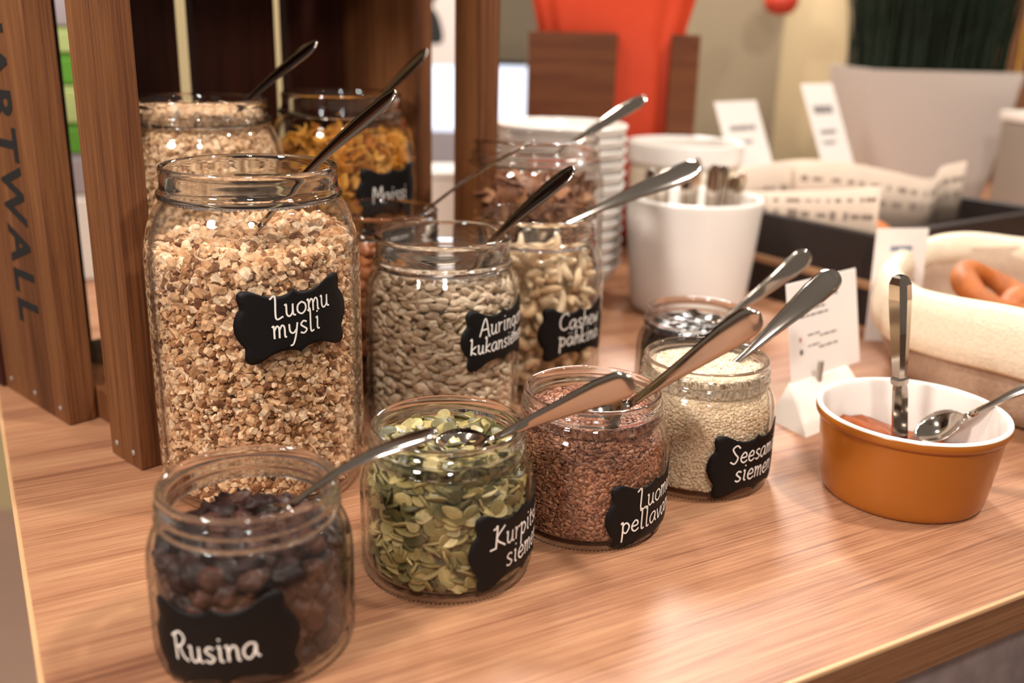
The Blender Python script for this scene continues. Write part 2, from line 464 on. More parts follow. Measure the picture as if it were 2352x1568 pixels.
# ---- handwriting: single-stroke letters
G = {
 'a': ([[(.78, .92), (.42, 1.0), (.1, .72), (.06, .3), (.3, 0), (.6, .25), (.78, .85), (.76, .25), (.95, 0)]], 1.02),
 'e': ([[(.1, .5), (.62, .56), (.62, .88), (.36, 1), (.08, .62), (.12, .2), (.42, 0), (.78, .2)]], .88),
 'g': ([[(.78, .9), (.42, 1), (.1, .7), (.12, .28), (.4, .05), (.7, .35), (.78, .9), (.74, -.3), (.5, -.72), (.1, -.6)]], .98),
 'h': ([[(.18, 1.8), (.12, 0)], [(.12, .5), (.38, .96), (.62, .85), (.66, 0)]], .9),
 'i': ([[(.1, .95), (.25, 1), (.22, .15), (.42, .02)], [(.25, 1.42), (.27, 1.55)]], .58),
 'k': ([[(-.02, 1.7), (.18, 1.8), (.12, 0)], [(.7, 1), (.15, .45), (.75, 0)]], .9),
 'l': ([[(.0, 1.72), (.22, 1.8), (.2, .1), (.5, .02)]], .6),
 'm': ([[(-.02, .95), (.12, 1), (.12, 0)], [(.12, .6), (.35, 1), (.52, .8), (.52, 0)], [(.52, .6), (.76, 1), (.95, .8), (.96, .08), (1.1, 0)]], 1.24),
 'n': ([[(-.02, .95), (.12, 1), (.12, 0)], [(.12, .6), (.42, 1), (.64, .8), (.66, .08), (.8, 0)]], .95),
 'o': ([[(.45, 1), (.12, .75), (.1, .25), (.45, 0), (.78, .3), (.76, .75), (.45, 1)]], .95),
 'p': ([[(-.05, .95), (.14, 1), (.1, -.8)], [(.12, .8), (.46, 1), (.74, .6), (.46, .05), (.12, .25)]], .95),
 'r': ([[(-.02, .95), (.12, 1), (.12, 0)], [(.12, .6), (.36, .96), (.62, .92)]], .72),
 's': ([[(.62, .88), (.34, 1), (.12, .75), (.36, .5), (.6, .25), (.36, 0), (.05, .12)]], .76),
 't': ([[(.25, 1.5), (.24, .15), (.5, 0)], [(.0, 1.0), (.55, 1.05)]], .64),
 'u': ([[(.0, .95), (.14, 1), (.14, .25), (.36, 0), (.62, .3), (.68, 1), (.68, .15), (.9, 0)]], .98),
 'v': ([[(.05, 1), (.35, 0), (.7, 1)]], .8),
 'w': ([[(.05, 1), (.25, 0), (.5, .7), (.72, 0), (.98, 1)]], 1.1),
 'y': ([[(.1, 1), (.14, .4), (.4, .2), (.7, .5)], [(.78, 1), (.6, .0), (.35, -.7), (.1, -.8)]], .95),
 'ä': ([[(.78, .92), (.42, 1.0), (.1, .72), (.06, .3), (.3, 0), (.6, .25), (.78, .85), (.76, .25), (.95, 0)], [(.25, 1.4), (.27, 1.5)], [(.6, 1.42), (.62, 1.52)]], 1.02),
 'A': ([[(-.05, 0), (.55, 1.8), (1.02, 0), (1.15, .03)], [(.2, .65), (.85, .7)]], 1.22),
 'C': ([[(1.05, 1.5), (.8, 1.8), (.35, 1.6), (.1, 1.0), (.2, .3), (.6, 0), (1.05, .25)]], 1.2),
 'K': ([[(-.15, 1.62), (.1, 1.72), (.22, 1.8), (.14, 0)], [(-.4, -.08), (.2, 0)], [(.95, 1.75), (.2, .8), (1.05, 0)]], 1.15),
 'L': ([[(-.15, 1.66), (.28, 1.8), (.26, .02), (.85, .08)]], 1.0),
 'M': ([[(.1, 0), (.2, 1.8), (.65, .7), (1.1, 1.8), (1.2, 0)]], 1.35),
 'R': ([[(.15, 1.8), (.12, 0)], [(-.1, 1.55), (.5, 1.88), (.85, 1.5), (.55, 1.0), (.2, .9)], [(.4, .95), (.65, .3), (1.0, 0)]], 1.1),
 'S': ([[(.95, 1.5), (.6, 1.8), (.2, 1.5), (.45, 1.0), (.8, .55), (.5, 0), (.05, .2)]], 1.08),
}
def write(text, x0, y0, size, slant=0.06):
    out = []
    x = x0
    for ch in text:
        st, adv = G[ch]
        for s in st:
            pts = crom(s, 5)
            out.append([(x + (p[0] + slant * p[1]) * size, y0 + p[1] * size) for p in pts])
        x += adv * size
    return out, x

QUARTER = [(0, .86), (.035, .80), (.10, .745), (.20, .715), (.34, .72), (.48, .78), (.60, .88), (.70, .95), (.80, .965), (.875, .90), (.895, .76), (.872, .60), (.872, .50), (.92, .40), (.97, .26), (1.0, .10)]
def label_outline():
    q = QUARTER
    pts = list(q) + [(x, -y) for x, y in reversed(q)] + [(-x, -y) for x, y in q[1:]] + [(-x, y) for x, y in reversed(q[1:])]
    seen = []
    for p in pts:
        if not seen or abs(p[0] - seen[-1][0]) + abs(p[1] - seen[-1][1]) > 1e-6: seen.append(p)
    if abs(seen[0][0] - seen[-1][0]) + abs(seen[0][1] - seen[-1][1]) < 1e-6: seen.pop()
    dense = []
    for i in range(len(seen)):
        a, b = np.array(seen[i]), np.array(seen[(i + 1) % len(seen)])
        for k in range(3): dense.append(tuple(a + (b - a) * k / 3))
    return dense
OUTLINE = label_outline()
LW, LH = 0.0402, 0.0255

def add_label(jar, P, phi_deg, z0, tilt_deg, lines, size=0.0078):
    zo, ro = outer_of(P)
    ph0 = math.radians(phi_deg); ti = math.radians(tilt_deg)
    Rm = float(np.interp(z0, zo, ro))
    def wrap(s, t, eps):
        s2, t2 = s * math.cos(ti) - t * math.sin(ti), s * math.sin(ti) + t * math.cos(ti)
        z = max(z0 + t2, 0.0006)
        a = ph0 + s2 / Rm
        r = float(np.interp(z, zo, ro)) + eps
        return (r * math.cos(a), r * math.sin(a), z)
    v, f = [wrap(0, 0, .00045)], []
    n = len(OUTLINE); K = 7
    for k in range(1, K + 1):
        for x, y in OUTLINE:
            v.append(wrap(x * LW * k / K, y * LH * k / K, .00045))
    for x, y in OUTLINE: v.append(wrap(x * LW, y * LH, .00005))
    for i in range(n):
        j = (i + 1) % n
        f.append((0, 1 + j, 1 + i))
        for k in range(K):
            f.append((1 + k * n + i, 1 + k * n + j, 1 + (k + 1) * n + j, 1 + (k + 1) * n + i))
    lab = link('label', mesh_of('label', v, f, M['board'], True), jar)
    lab['label'] = 'black scalloped chalkboard sticker'
    if lines:
        v, f = [], []
        hw = 0.00058
        for text, x, y, sc in lines:
            strokes, _ = write(text, x * LW, y * LH, sc * 0.001)
            for s in strokes:
                P2 = np.array(s)
                d = np.gradient(P2, axis=0); L = np.linalg.norm(d, axis=1, keepdims=True); L[L == 0] = 1
                nrm = np.stack([-d[:, 1], d[:, 0]], 1) / L
                b0 = len(v)
                for p, q in zip(P2, nrm):
                    for e in (hw, -hw):
                        v.append(wrap(p[0] + q[0] * e, p[1] + q[1] * e, .00075))
                for i in range(len(P2) - 1):
                    f.append((b0 + 2 * i, b0 + 2 * i + 1, b0 + 2 * i + 3, b0 + 2 * i + 2))
        link('lettering', mesh_of('lettering', v, f, M['chalk'], False), lab)
    return lab

def stipple_mesh(r, h, n=118):
    """ring of small pressed ridges round the foot of the jar"""
    if 'stipple' in mesh_cache: return mesh_cache['stipple']
    v, f = [], []
    for i in range(n):
        a = 2 * math.pi * i / n; b = a + math.pi / n * .9
        k = len(v)
        for rr, aa, zz in ((r - .0012, a, .0003), (r + .0008, a, h * .55), (r + .0012, (a + b) / 2, h * .2), (r + .0016, (a + b) / 2, h * 1.2), (r + .0008, b, h * .55), (r - .0012, b, .0003)):
            v.append((rr * math.cos(aa), rr * math.sin(aa), zz))
        f += [(k, k + 2, k + 1), (k + 1, k + 2, k + 3), (k + 2, k + 4, k + 3), (k + 2, k + 5, k + 4), (k + 1, k + 3, k), (k + 3, k + 4, k + 5), (k, k + 3, k + 5), (k, k + 5, k + 2)]
    mesh_cache['stipple'] = mesh_of('stippled_base', v, f, M['rim'], False)
    return mesh_cache['stipple']

def make_jar(key, P, loc, label):
    body, neck = jar_meshes(key, P)
    j = thing('glass_jar', label, 'jar', loc, 0)
    link('body', body, j); link('rim', neck, j)
    if key in ('small', 'jam'):
        link('stippled_base', stipple_mesh(P['body'][3][0] - .0006, .0014), j)
    return j

KJAR = scaled(TALL, 1.0, .217 / .2294)
KJAR = dict(body=[(0, .003), (.056, .0024), (.066, 0), (.071, .003), (.0745, .011), (.0755, .025), (.0755, .09), (.0755, .150), (.0750, .168), (.0735, .180), (.0710, .188), (.0690, .192)],
            neck=[(.0690, .192), (.0708, .194), (.0708, .1965), (.0692, .1985), (.0690, .200), (.0702, .202), (.0700, .205), (.0688, .207), (.0685, .212), (.0690, .2150), (.0680, .2168), (.0665, .217), (.0650, .2155), (.0645, .211), (.0648, .192)],
            H=.217, t=.0036)
LJAR = dict(body=[(0, .003), (.040, .0024), (.046, 0), (.050, .002), (.0522, .009), (.0525, .02), (.0525, .06), (.0525, .095), (.0522, .103), (.0518, .108), (.0514, .111), (.0510, .113)],
            neck=[(.0510, .113), (.0524, .115), (.0524, .117), (.0511, .119), (.0508, .121), (.0508, .128), (.0513, .132), (.0508, .1345), (.0496, .135), (.0484, .134), (.0480, .130), (.0482, .113)],
            H=.135, t=.0032)
JAMJAR = scaled(SMALL, .955, .925)
CASHJAR = scaled(MEDIUM, .965, 1.0)
BASE_Z = 0.0275           # inside the crate the jars stand on its end board
JARS = {
    'raisin': ('small', SMALL, (-.1353, .4643, 0), 'short jar of raisins at the counter edge with a white-lettered Rusina sticker'),
    'pumpkin': ('small', SMALL, (-.0374, .5498, 0), 'short jar full of green pumpkin seeds between the raisin and flax jars'),
    'flax': ('small', SMALL, (.0544, .6156, 0), 'short jar of reddish brown flax seed beside the pumpkin seed jar'),
    'sesame': ('small', SMALL, (.1439, .6915, 0), 'short jar of pale sesame seed, last of the front row towards the ochre bowl'),
    'jam': ('jam', JAMJAR, (.163, .845, 0), 'short unlabelled jar of black jam behind the sesame jar'),
    'sun': ('medium', MEDIUM, (-.0573, .7787, 0), 'medium jar of beige sunflower kernels between the tall muesli jar and the cashews'),
    'cashew': ('cash', CASHJAR, (.0215, .880, 0), 'medium jar of cashew nuts behind the flax seed jar'),
    'muesli': ('tall', TALL, (-.1802, .6685, 0), 'tall jar of muesli clusters standing before the wooden crate'),
    'granola': ('tall', TALL, (-.2788, .8811, BASE_Z), 'tall jar full of pale granola inside the crate, behind the front muesli jar'),
    'corn': ('tall', TALL, (-.1748, 1.0031, BASE_Z), 'tall jar of golden corn flakes inside the crate'),
    'choc': ('kjar', KJAR, (.0155, 1.018, 0), 'wide jar of brown bran flakes in front of the white bowl stack'),
    'almond': ('ljar', LJAR, (-.1215, .890, BASE_Z), 'jar of brown almonds half hidden behind the sunflower kernel jar'),
}
jar = {}
for k, (key, P, loc, lab) in JARS.items():
    jar[k] = make_jar(key, P, loc, lab)
add_label(jar['raisin'], SMALL, -94, .0305, 8.0, [('Rusina', -.64, -.32, 8.4)])
add_label(jar['pumpkin'], SMALL, -30, .0335, 2.0, [('Kurpitsan', -.60, .08, 7.4), ('siemen', -.40, -.50, 7.8)])
add_label(jar['flax'], SMALL, -39, .0255, 4.0, [('Luomu', -.42, .16, 7.8), ('pellavan', -.74, -.40, 7.6)])
add_label(jar['sesame'], SMALL, -51.5, .0285, 1.0, [('Seesamin', -.60, .10, 7.6), ('siemen', -.48, -.46, 7.8)])
add_label(jar['sun'], MEDIUM, -37, .0915, 2.0, [('Auringon', -.60, .12, 7.8), ('kukansiemen', -.82, -.42, 6.8)])
add_label(jar['cashew'], CASHJAR, -52, .0680, 2.0, [('Cashew', -.52, .14, 8.2), ('pähkinä', -.52, -.44, 7.6)])
add_label(jar['muesli'], TALL, -55.4, .1380, 5.0, [('Luomu', -.38, .16, 7.9), ('mysli', -.42, -.36, 8.1)])
add_label(jar['corn'], TALL, -39.6, .1405, 2.0, [('Maissi', -.62, -.40, 8.8)])
add_label(jar['granola'], TALL, -25, .150, 0.0, [])

# ------------------------------------------------------------------ grains, seeds, nuts
def tri(faces):
    out = []
    for q in faces:
        for i in range(1, len(q) - 1): out.append((q[0], q[i], q[i + 1]))
    return np.array(out, dtype=np.int64)

def ico(sub):
    bm = bmesh.new(); bmesh.ops.create_icosphere(bm, subdivisions=sub, radius=1.0)
    v = np.array([x.co[:] for x in bm.verts]); f = [[q.index for q in p.verts] for p in bm.faces]
    bm.free(); return v, f

def lumpy(sub, seed, amt, fx=2.3):
    r = np.random.default_rng(seed)
    v, f = ico(sub)
    ph = r.uniform(0, 6.3, (6,)); K = r.normal(0, fx, (6, 3))
    d = sum(np.sin(v @ K[i] + ph[i]) for i in range(6)) / 6
    return v * (1 + amt * d[:, None] * 2), f

def lens(nu, prof, shape):
    """flat seed: outline shape(u)->(x,y) unit; prof = list of (scale, height)"""
    v, f = [], []
    rows = []
    for s, h in prof:
        if s < 1e-6:
            rows.append([len(v)]); v.append((0, 0, h))
        else:
            row = []
            for i in range(nu):
                x, y = shape(2 * math.pi * i / nu)
                row.append(len(v)); v.append((x * s, y * s, h))
            rows.append(row)
    for A, B in zip(rows, rows[1:]):
        for i in range(nu):
            j = (i + 1) % nu
            if len(A) == 1: f.append((A[0], B[i], B[j]))
            elif len(B) == 1: f.append((A[j], A[i], B[0]))
            else: f.append((A[j], A[i], B[i], B[j]))
    return np.array(v, float), f

def teardrop(p):
    def sh(u):
        c, s = math.cos(u), math.sin(u)
        return c, s * (1 - p * c) * (1.0 if c < 0 else 1.0 - 0.25 * p * c * c)
    return sh

PROTO = {}
PROTO['pumpkin'] = [lens(14, [(0, .5), (.55, .48), (.80, .36), (.90, .30), (.95, .36), (1.0, .15), (1.0, -.15), (.95, -.36), (.90, -.3), (.55, -.48), (0, -.5)], teardrop(.28))]
PROTO['sun'] = [lens(10, [(0, 1), (.45, .9), (.8, .6), (1.0, 0), (.8, -.6), (.45, -.9), (0, -1)], teardrop(.42))]
PROTO['flax'] = [lens(8, [(0, 1), (.65, .75), (1.0, 0), (.65, -.75), (0, -1)], teardrop(.35))]
PROTO['sesame'] = [lens(6, [(0, 1), (.75, .7), (1.0, 0), (.75, -.7), (0, -1)], teardrop(.3))]
def crumpled(seed):
    r = np.random.default_rng(seed)
    v, f = ico(3)
    K = r.normal(0, 3.6, (7, 3)) * np.array([.55, 1, 1]); ph = r.uniform(0, 6.3, 7)
    d = sum(np.abs(np.sin(v @ K[i] + ph[i])) for i in range(7)) / 7 - .64
    w = sum(np.sin(v @ (K[i] * .38) + ph[i]) for i in range(4)) / 4
    return v * (1 + .95 * d + .26 * w)[:, None], f
PROTO['raisin'] = [crumpled(s) for s in (1, 2, 3, 4, 5)]
def crumb(seed):
    r = np.random.default_rng(seed)
    v, f = lumpy(1, seed, .38, 2.2)
    return v * r.uniform(.55, 1.42, (len(v), 1)) * np.array([1.05, .9, .78]), f
PROTO['cluster'] = [crumb(s) for s in (5, 6, 7, 8)] + [lens(7, [(0, .7), (.7, .8), (1, 0), (.7, -.8), (0, -.7)], lambda u: (math.cos(u), math.sin(u) * (1 + .2 * math.sin(2 * u))))]
PROTO['almond'] = [lens(12, [(0, 1), (.45, .92), (.8, .6), (1.0, 0), (.8, -.6), (.45, -.92), (0, -1)], teardrop(.4))]

def cashew_proto(seed):
    r = np.random.default_rng(seed)
    nu, nv = 12, 8
    v, f, rows = [], [], []
    bend = 2.3 + r.uniform(-.3, .3)
    for i in range(nu + 1):
        t = i / nu
        a = (t - .5) * bend
        cx, cy = math.sin(a) * .92, (math.cos(a) - .72) * .95
        rad = .42 * (max(0.0, math.sin(math.pi * (0.02 + .96 * t))) ** .55) * (1.0 - .18 * t)
        row = []
        for k in range(nv):
            b = 2 * math.pi * k / nv
            row.append(len(v))
            v.append((cx + math.sin(a) * rad * math.cos(b), cy + math.cos(a) * rad * math.cos(b), rad * 1.0 * math.sin(b)))
        rows.append(row)
    for A, B in zip(rows, rows[1:]):
        for k in range(nv):
            f.append((A[k], A[(k + 1) % nv], B[(k + 1) % nv], B[k]))
    f.append(tuple(rows[0][::-1])); f.append(tuple(rows[-1]))
    return np.array(v), f
PROTO['cashew'] = [cashew_proto(s) for s in (1, 2, 3)]

def flake_proto(seed):
    r = np.random.default_rng(seed)
    n, v, f, rows = 12, [], [], []
    k = r.normal(0, .16, 5); ph = r.uniform(0, 6.3, 5); cx, cy = r.uniform(-.5, .5, 2)
    def hgt(x, y): return .35 * (x * x * cx + y * y * cy + .5 * x * y) + .12 * math.sin(3 * x + ph[0]) * math.cos(3 * y + ph[1])
    for s in (0, .45, .8, 1.0):
        row = []
        for i in range(1 if s == 0 else n):
            u = 2 * math.pi * i / n
            rr = s * (1 + sum(k[q] * math.sin((q + 2) * u + ph[q]) for q in range(5)) * .8)
            x, y = rr * math.cos(u), rr * math.sin(u)
            row.append(len(v)); v.append((x, y, hgt(x, y) + .06))
        rows.append(row)
    top = len(v)
    v += [(x, y, z - .12) for x, y, z in v]
    for A, B in zip(rows, rows[1:]):
        for i in range(n):
            j = (i + 1) % n
            q = (A[0], B[i], B[j]) if len(A) == 1 else (A[j], A[i], B[i], B[j])
            f.append(q); f.append(tuple(top + x for x in reversed(q)))
    E = rows[-1]
    for i in range(n):
        j = (i + 1) % n
        f.append((E[j], E[i], top + E[i], top + E[j]))
    return np.array(v), f
PROTO['flake'] = [flake_proto(s) for s in range(5)]

def frames(n, mode, phi, rng):
    """rotation matrices (n,3,3): columns = long, wide, thin axes"""
    rad = np.stack([np.cos(phi), np.sin(phi), 0 * phi], 1); tan = np.stack([-np.sin(phi), np.cos(phi), 0 * phi], 1); up = np.tile([0., 0, 1.], (n, 1))
    if mode == 'wall': thin = rad + rng.normal(0, .42, (n, 3)); lead = tan * rng.normal(0, 1, (n, 1)) + up * rng.normal(0, .55, (n, 1))
    elif mode == 'lay': thin = up + rng.normal(0, .55, (n, 3)) + rad * rng.normal(0.15, .5, (n, 1)); lead = rng.normal(0, 1, (n, 3))
    elif mode == 'mixed':
        w = rng.uniform(0, 1, (n, 1)) < .42
        thin = np.where(w, rad + rng.normal(0, .4, (n, 3)), up + rng.normal(0, .5, (n, 3)) + rad * rng.normal(.2, .5, (n, 1)))
        lead = tan * rng.normal(0, 1, (n, 1)) + up * rng.normal(0, .4, (n, 1)) + rad * rng.normal(0, .5, (n, 1))
    elif mode == 'kernel':
        w = rng.uniform(0, 1, (n, 1)) < .66
        thin = np.where(w, rad + rng.normal(0, .38, (n, 3)), up + rng.normal(0, .4, (n, 3)))
        lead = tan * rng.choice([-1, 1], (n, 1)) + up * rng.normal(0, .38, (n, 1)) + rad * rng.normal(0, .22, (n, 1))
    elif mode == 'flat': thin = up + rng.normal(0, .33, (n, 3)); lead = rng.normal(0, 1, (n, 3))
    else: thin = rng.normal(0, 1, (n, 3)); lead = rng.normal(0, 1, (n, 3))
    thin /= np.linalg.norm(thin, axis=1, keepdims=True)
    lead = lead - thin * (lead * thin).sum(1, keepdims=True)
    lead /= np.linalg.norm(lead, axis=1, keepdims=True)
    wide = np.cross(thin, lead)
    return np.stack([lead, wide, thin], 2)

def jitter_shell(z0, z1, R, dz, ds, rng):
    zz = np.arange(z0, z1, dz); out = []
    for i, z in enumerate(zz):
        m = max(6, int(2 * math.pi * R / ds))
        a = (np.arange(m) + (i % 2) * .5) / m * 2 * math.pi + rng.uniform(-.45, .45, m) * 2 * math.pi / m
        out.append(np.stack([a, z + rng.uniform(-.5, .5, m) * dz], 1))
    return np.concatenate(out)

def jitter_disc(R, d, rng):
    g = np.arange(-R, R + d, d)
    X, Y = np.meshgrid(g, g)
    p = np.stack([X.ravel(), Y.ravel()], 1) + rng.uniform(-.45, .45, (X.size, 2)) * d
    return p[np.hypot(p[:, 0], p[:, 1]) < R]

def fill(P, level, size, dz, ds, mode, rng, layers=2, mound=.0, top_d=None, top_mode='flat', depth_j=.0006, zlow=.0075, step=None, size_j=.18, slope=(0, 0)):
    """grains against the inner glass (layers deep) and over the top; returns (rot, pos, scale(3), layer)"""
    zi, ri = inner_of(P)
    size = np.array(size)
    Rs, Ps, Ss, Ls = [], [], [], []
    step = step or size.min() * 1.6
    for L in range(layers):
        pts = jitter_shell(zlow + size[2], level, float(np.interp(level * .5, zi, ri)), dz, ds, rng)
        phi, z = pts[:, 0], pts[:, 1]
        n = len(phi)
        Rm = frames(n, mode, phi, rng)
        sc = size[None, :] * rng.uniform(1 - size_j, 1 + size_j, (n, 1)) * rng.uniform(.9, 1.1, (n, 3))
        rad = np.stack([np.cos(phi), np.sin(phi), 0 * phi], 1)
        ext = np.sqrt((((Rm * rad[:, :, None]).sum(1)) ** 2 * sc ** 2).sum(1))
        extz = np.sqrt((Rm[:, 2, :] ** 2 * sc ** 2).sum(1))
        z = np.maximum(z, .0062 + extz)
        rr = np.minimum(np.interp(z, zi, ri), np.minimum(np.interp(z + extz * .7, zi, ri), np.interp(z - extz * .7, zi, ri))) - ext - .0002 - L * step - rng.uniform(0, depth_j, n)
        lev = level + slope[0] * np.cos(phi) + slope[1] * np.sin(phi)
        keep = z < lev
        Rs.append(Rm[keep]); Ps.append(np.stack([rr * np.cos(phi), rr * np.sin(phi), z], 1)[keep]); Ss.append(sc[keep]); Ls.append(np.full(keep.sum(), L))
    Rt = float(np.interp(level, zi, ri)) - size[0] * .75
    for q in range(2):
        d = jitter_disc(Rt, top_d or ds * 1.05, rng); n = len(d)
        phi = np.arctan2(d[:, 1], d[:, 0])
        Rm = frames(n, top_mode, phi, rng)
        sc = size[None, :] * rng.uniform(1 - size_j, 1 + size_j, (n, 1)) * rng.uniform(.9, 1.1, (n, 3))
        rr = np.hypot(d[:, 0], d[:, 1]) / max(Rt, 1e-6)
        z = level + mound * (1 - rr ** 2) + (slope[0] * np.cos(phi) + slope[1] * np.sin(phi)) * rr - q * size.min() * 1.1 + rng.normal(0, size.min() * .35, n)
        Rs.append(Rm); Ps.append(np.stack([d[:, 0], d[:, 1], z], 1)); Ss.append(sc); Ls.append(np.full(n, 0 if q == 0 else 1))
    return np.concatenate(Rs), np.concatenate(Ps), np.concatenate(Ss), np.concatenate(Ls)

def core_tris(P, level, inset, mound=0.0):
    """solid heart of the heap behind the visible grains"""
    zi, ri = inner_of(P)
    prof = [(0, .0066)] + [(float(np.interp(z, zi, ri)) - inset, float(z)) for z in np.linspace(.0066, level - inset * .4, 14)] + [(0, level - inset * .4 + mound)]
    me = lathe('core', prof, None, 36)
    v = np.array([q.co[:] for q in me.vertices]); f = tri([list(p.vertices) for p in me.polygons])
    bpy.data.meshes.remove(me)
    return v, f

def join(protos, pick, Rm, Pp, Sc, extra=None):
    V, T, off = [], [], 0
    for k, (pv, pf) in enumerate(protos):
        sel = np.where(pick == k)[0]
        if not len(sel): continue
        t = tri(pf)
        vv = np.einsum('nij,nvj->nvi', Rm[sel], pv[None] * Sc[sel][:, None, :]) + Pp[sel][:, None, :]
        V.append(vv.reshape(-1, 3))
        T.append((t[None] + (np.arange(len(sel)) * len(pv))[:, None, None] + off).reshape(-1, 3))
        off += len(sel) * len(pv)
    if extra is not None:
        V.append(extra[0]); T.append(extra[1] + off)
    return np.concatenate(V), np.concatenate(T)

def stuff(name, label, cat, k, V, T, m):
    o = link(name, big_mesh(name, V, T, m, 'cluster' not in name), None, JARS[k][2])
    return tag(o, label, cat, None, 'stuff')

def singles(name, label, cat, group, k, protos, pick, Rm, Pp, Sc, m):
    base = np.array(JARS[k][2])
    meshes = [mesh_of(name, pv, pf, m) for pv, pf in protos]
    for i in range(len(Pp)):
        o = bpy.data.objects.new(name, meshes[pick[i]]); COL.objects.link(o)
        A = Rm[i] * Sc[i][None, :]
        p = Pp[i] + base
        o.matrix_world = Matrix(((A[0, 0], A[0, 1], A[0, 2], p[0]), (A[1, 0], A[1, 1], A[1, 2], p[1]), (A[2, 0], A[2, 1], A[2, 2], p[2]), (0, 0, 0, 1)))
        tag(o, label, cat, group)

def in_view(k, Pp, L, level):
    """how much a grain shows: outer layer, facing the viewer's side, or lying on top"""
    b = np.array(JARS[k][2][:2]); v = -b / np.linalg.norm(b)
    face = (Pp[:, :2] @ v) / .05
    top = np.clip((Pp[:, 2] - level) * 60 + 1.0, 0, 1.4)
    return np.maximum(face, top) - L * .9

def place(k, proto, level, size, dz, ds, mode, cols, name, label, cat, group, n_single, stuff_name=None, stuff_label=None, seed=1, inset=None, rough=.55, spec=.4, nscale=250, namt=.25, bump=.3, sss=0., weights=None, mound=0., core_col=None, **kw):
    rng = np.random.default_rng(seed)
    P = JARS[k][1]
    Rm, Pp, Sc, L = fill(P, level, size, dz, ds, mode, rng, mound=mound, **kw)
    protos = PROTO[proto]
    pick = rng.choice(len(protos), len(Pp), p=weights)
    inset = inset or max(size) * 1.3
    core = core_tris(P, level, inset, mound)
    ms = seed_mat(name + '_heap', cols, False, rough, spec, nscale, namt, bump, sss)
    if n_single:
        vis = in_view(k, Pp, L, level); order = np.argsort(-vis)
        one = order[:n_single]; rest = order[n_single:]
        rest = rest[vis[rest] > -2.6]
        mo = seed_mat(name + '_skin', cols, True, rough, spec, 1.6 if proto != 'flake' else 2.2, namt, bump * .4, sss)
        singles(name, label, cat, group, k, protos, pick[one], Rm[one], Pp[one], Sc[one], mo)
    else:
        rest = np.arange(len(Pp))
    V, T = join(protos, pick[rest], Rm[rest], Pp[rest], Sc[rest], core)
    stuff(stuff_name, stuff_label, cat, k, V, T, ms)

place('raisin', 'raisin', .0610, (.0086, .0064, .0052), .0088, .0115, 'lay', ['#190b09', '#28120e', '#3c1f17', '#523022', '#2c1510'], 'raisin', 'wrinkled dark raisin in the short jar at the counter edge', 'raisin', 'raisins in their jar', 130,
      'raisin_heap', 'dark raisins deeper inside the short front jar', seed=2, inset=.0145, rough=.5, spec=.25, namt=.3, bump=.5, mound=.003, layers=2, top_d=.010, step=.007)
place('pumpkin', 'pumpkin', .0820, (.0066, .0042, .0021), .0042, .0088, 'mixed', ['#3f3b1f', '#5f5730', '#827546', '#a28e57', '#c2ac76', '#6d6438'], 'pumpkin_seed', 'flat green pumpkin seed in the short pumpkin seed jar', 'pumpkin seed', 'pumpkin seeds in their jar', 300,
      'pumpkin_seeds', 'green pumpkin seeds deeper inside their short jar', seed=3, inset=.0085, rough=.42, spec=.45, namt=.18, layers=2, top_d=.0078, step=.0035, mound=.002)
place('flax', 'flax', .0800, (.0028, .0014, .0007), .0021, .0028, 'wall', ['#6b3f2e', '#87543f', '#9c664d', '#b27c5e', '#784832'], 'flax_seed', '', 'flax seed', None, 0,
      'flax_seeds', 'shiny reddish brown flax seeds filling a short jar', seed=4, inset=.0032, rough=.3, spec=.6, namt=.15, layers=2, top_d=.0024, step=.0012)
place('sesame', 'sesame', .0860, (.0018, .0011, .0005), .0017, .0020, 'wall', ['#d2b394', '#e4caaa', '#f0dabf', '#dabd9a'], 'sesame_seed', '', 'sesame seed', None, 0,
      'sesame_seeds', 'pale cream sesame seeds filling a short jar', seed=5, inset=.0016, rough=.5, namt=.1, layers=1, top_d=.0020, step=.0009)
place('sun', 'sun', .1330, (.0061, .0031, .0020), .0042, .0096, 'kernel', ['#a0846e', '#c0a48a', '#d8bea2', '#e8d2b8', '#b09478'], 'sunflower_kernel', 'beige hulled sunflower kernel in the medium jar', 'sunflower seed', 'sunflower kernels in their jar', 300,
      'sunflower_kernels', 'beige sunflower kernels filling the rest of the medium jar', seed=6, inset=.0092, rough=.5, namt=.2, layers=2, top_d=.0068, step=.0030, depth_j=.0016)
place('cashew', 'cashew', .1300, (.0125, .0118, .0110), .0150, .0215, 'rand', ['#d6ae84', '#e4c29c', '#edd2b0', '#dcb88e'], 'cashew_nut', 'pale curved cashew nut in the medium jar', 'cashew', 'cashew nuts in their jar', 150,
      'cashew_heap', 'pale cashew nuts deeper inside the medium jar', seed=7, inset=.028, rough=.5, namt=.08, layers=3, top_d=.016, step=.0095, top_mode='rand', mound=.004)
place('muesli', 'cluster', .1775, (.0035, .0031, .0027), .0041, .0045, 'rand', ['#6a4029', '#b5825a', '#d2a47c', '#dfb690', '#ecceae', '#c8966c'], 'muesli_cluster', '', 'muesli', None, 0,
      'muesli_clusters', 'golden brown muesli clusters filling the tall front jar', seed=8, inset=.0095, rough=.7, spec=.25, namt=.3, bump=.6, layers=3, top_d=.0042, step=.0022, mound=.004, top_mode='rand', size_j=.60, depth_j=.0024, weights=[.17, .17, .17, .17, .32], slope=(.003, .006))
place('granola', 'cluster', .2165, (.0040, .0034, .0026), .0056, .0060, 'rand', ['#c89c74', '#d9b088', '#e4c09c', '#eccdae', '#d2a47c'], 'granola_cluster', '', 'granola', None, 0,
      'granola_clusters', 'pale granola filling the tall jar inside the crate', seed=9, inset=.0065, rough=.7, spec=.25, namt=.2, bump=.4, layers=2, top_d=.0052, step=.0022, top_mode='rand', size_j=.35, weights=[.21, .21, .21, .21, .16], mound=.004)
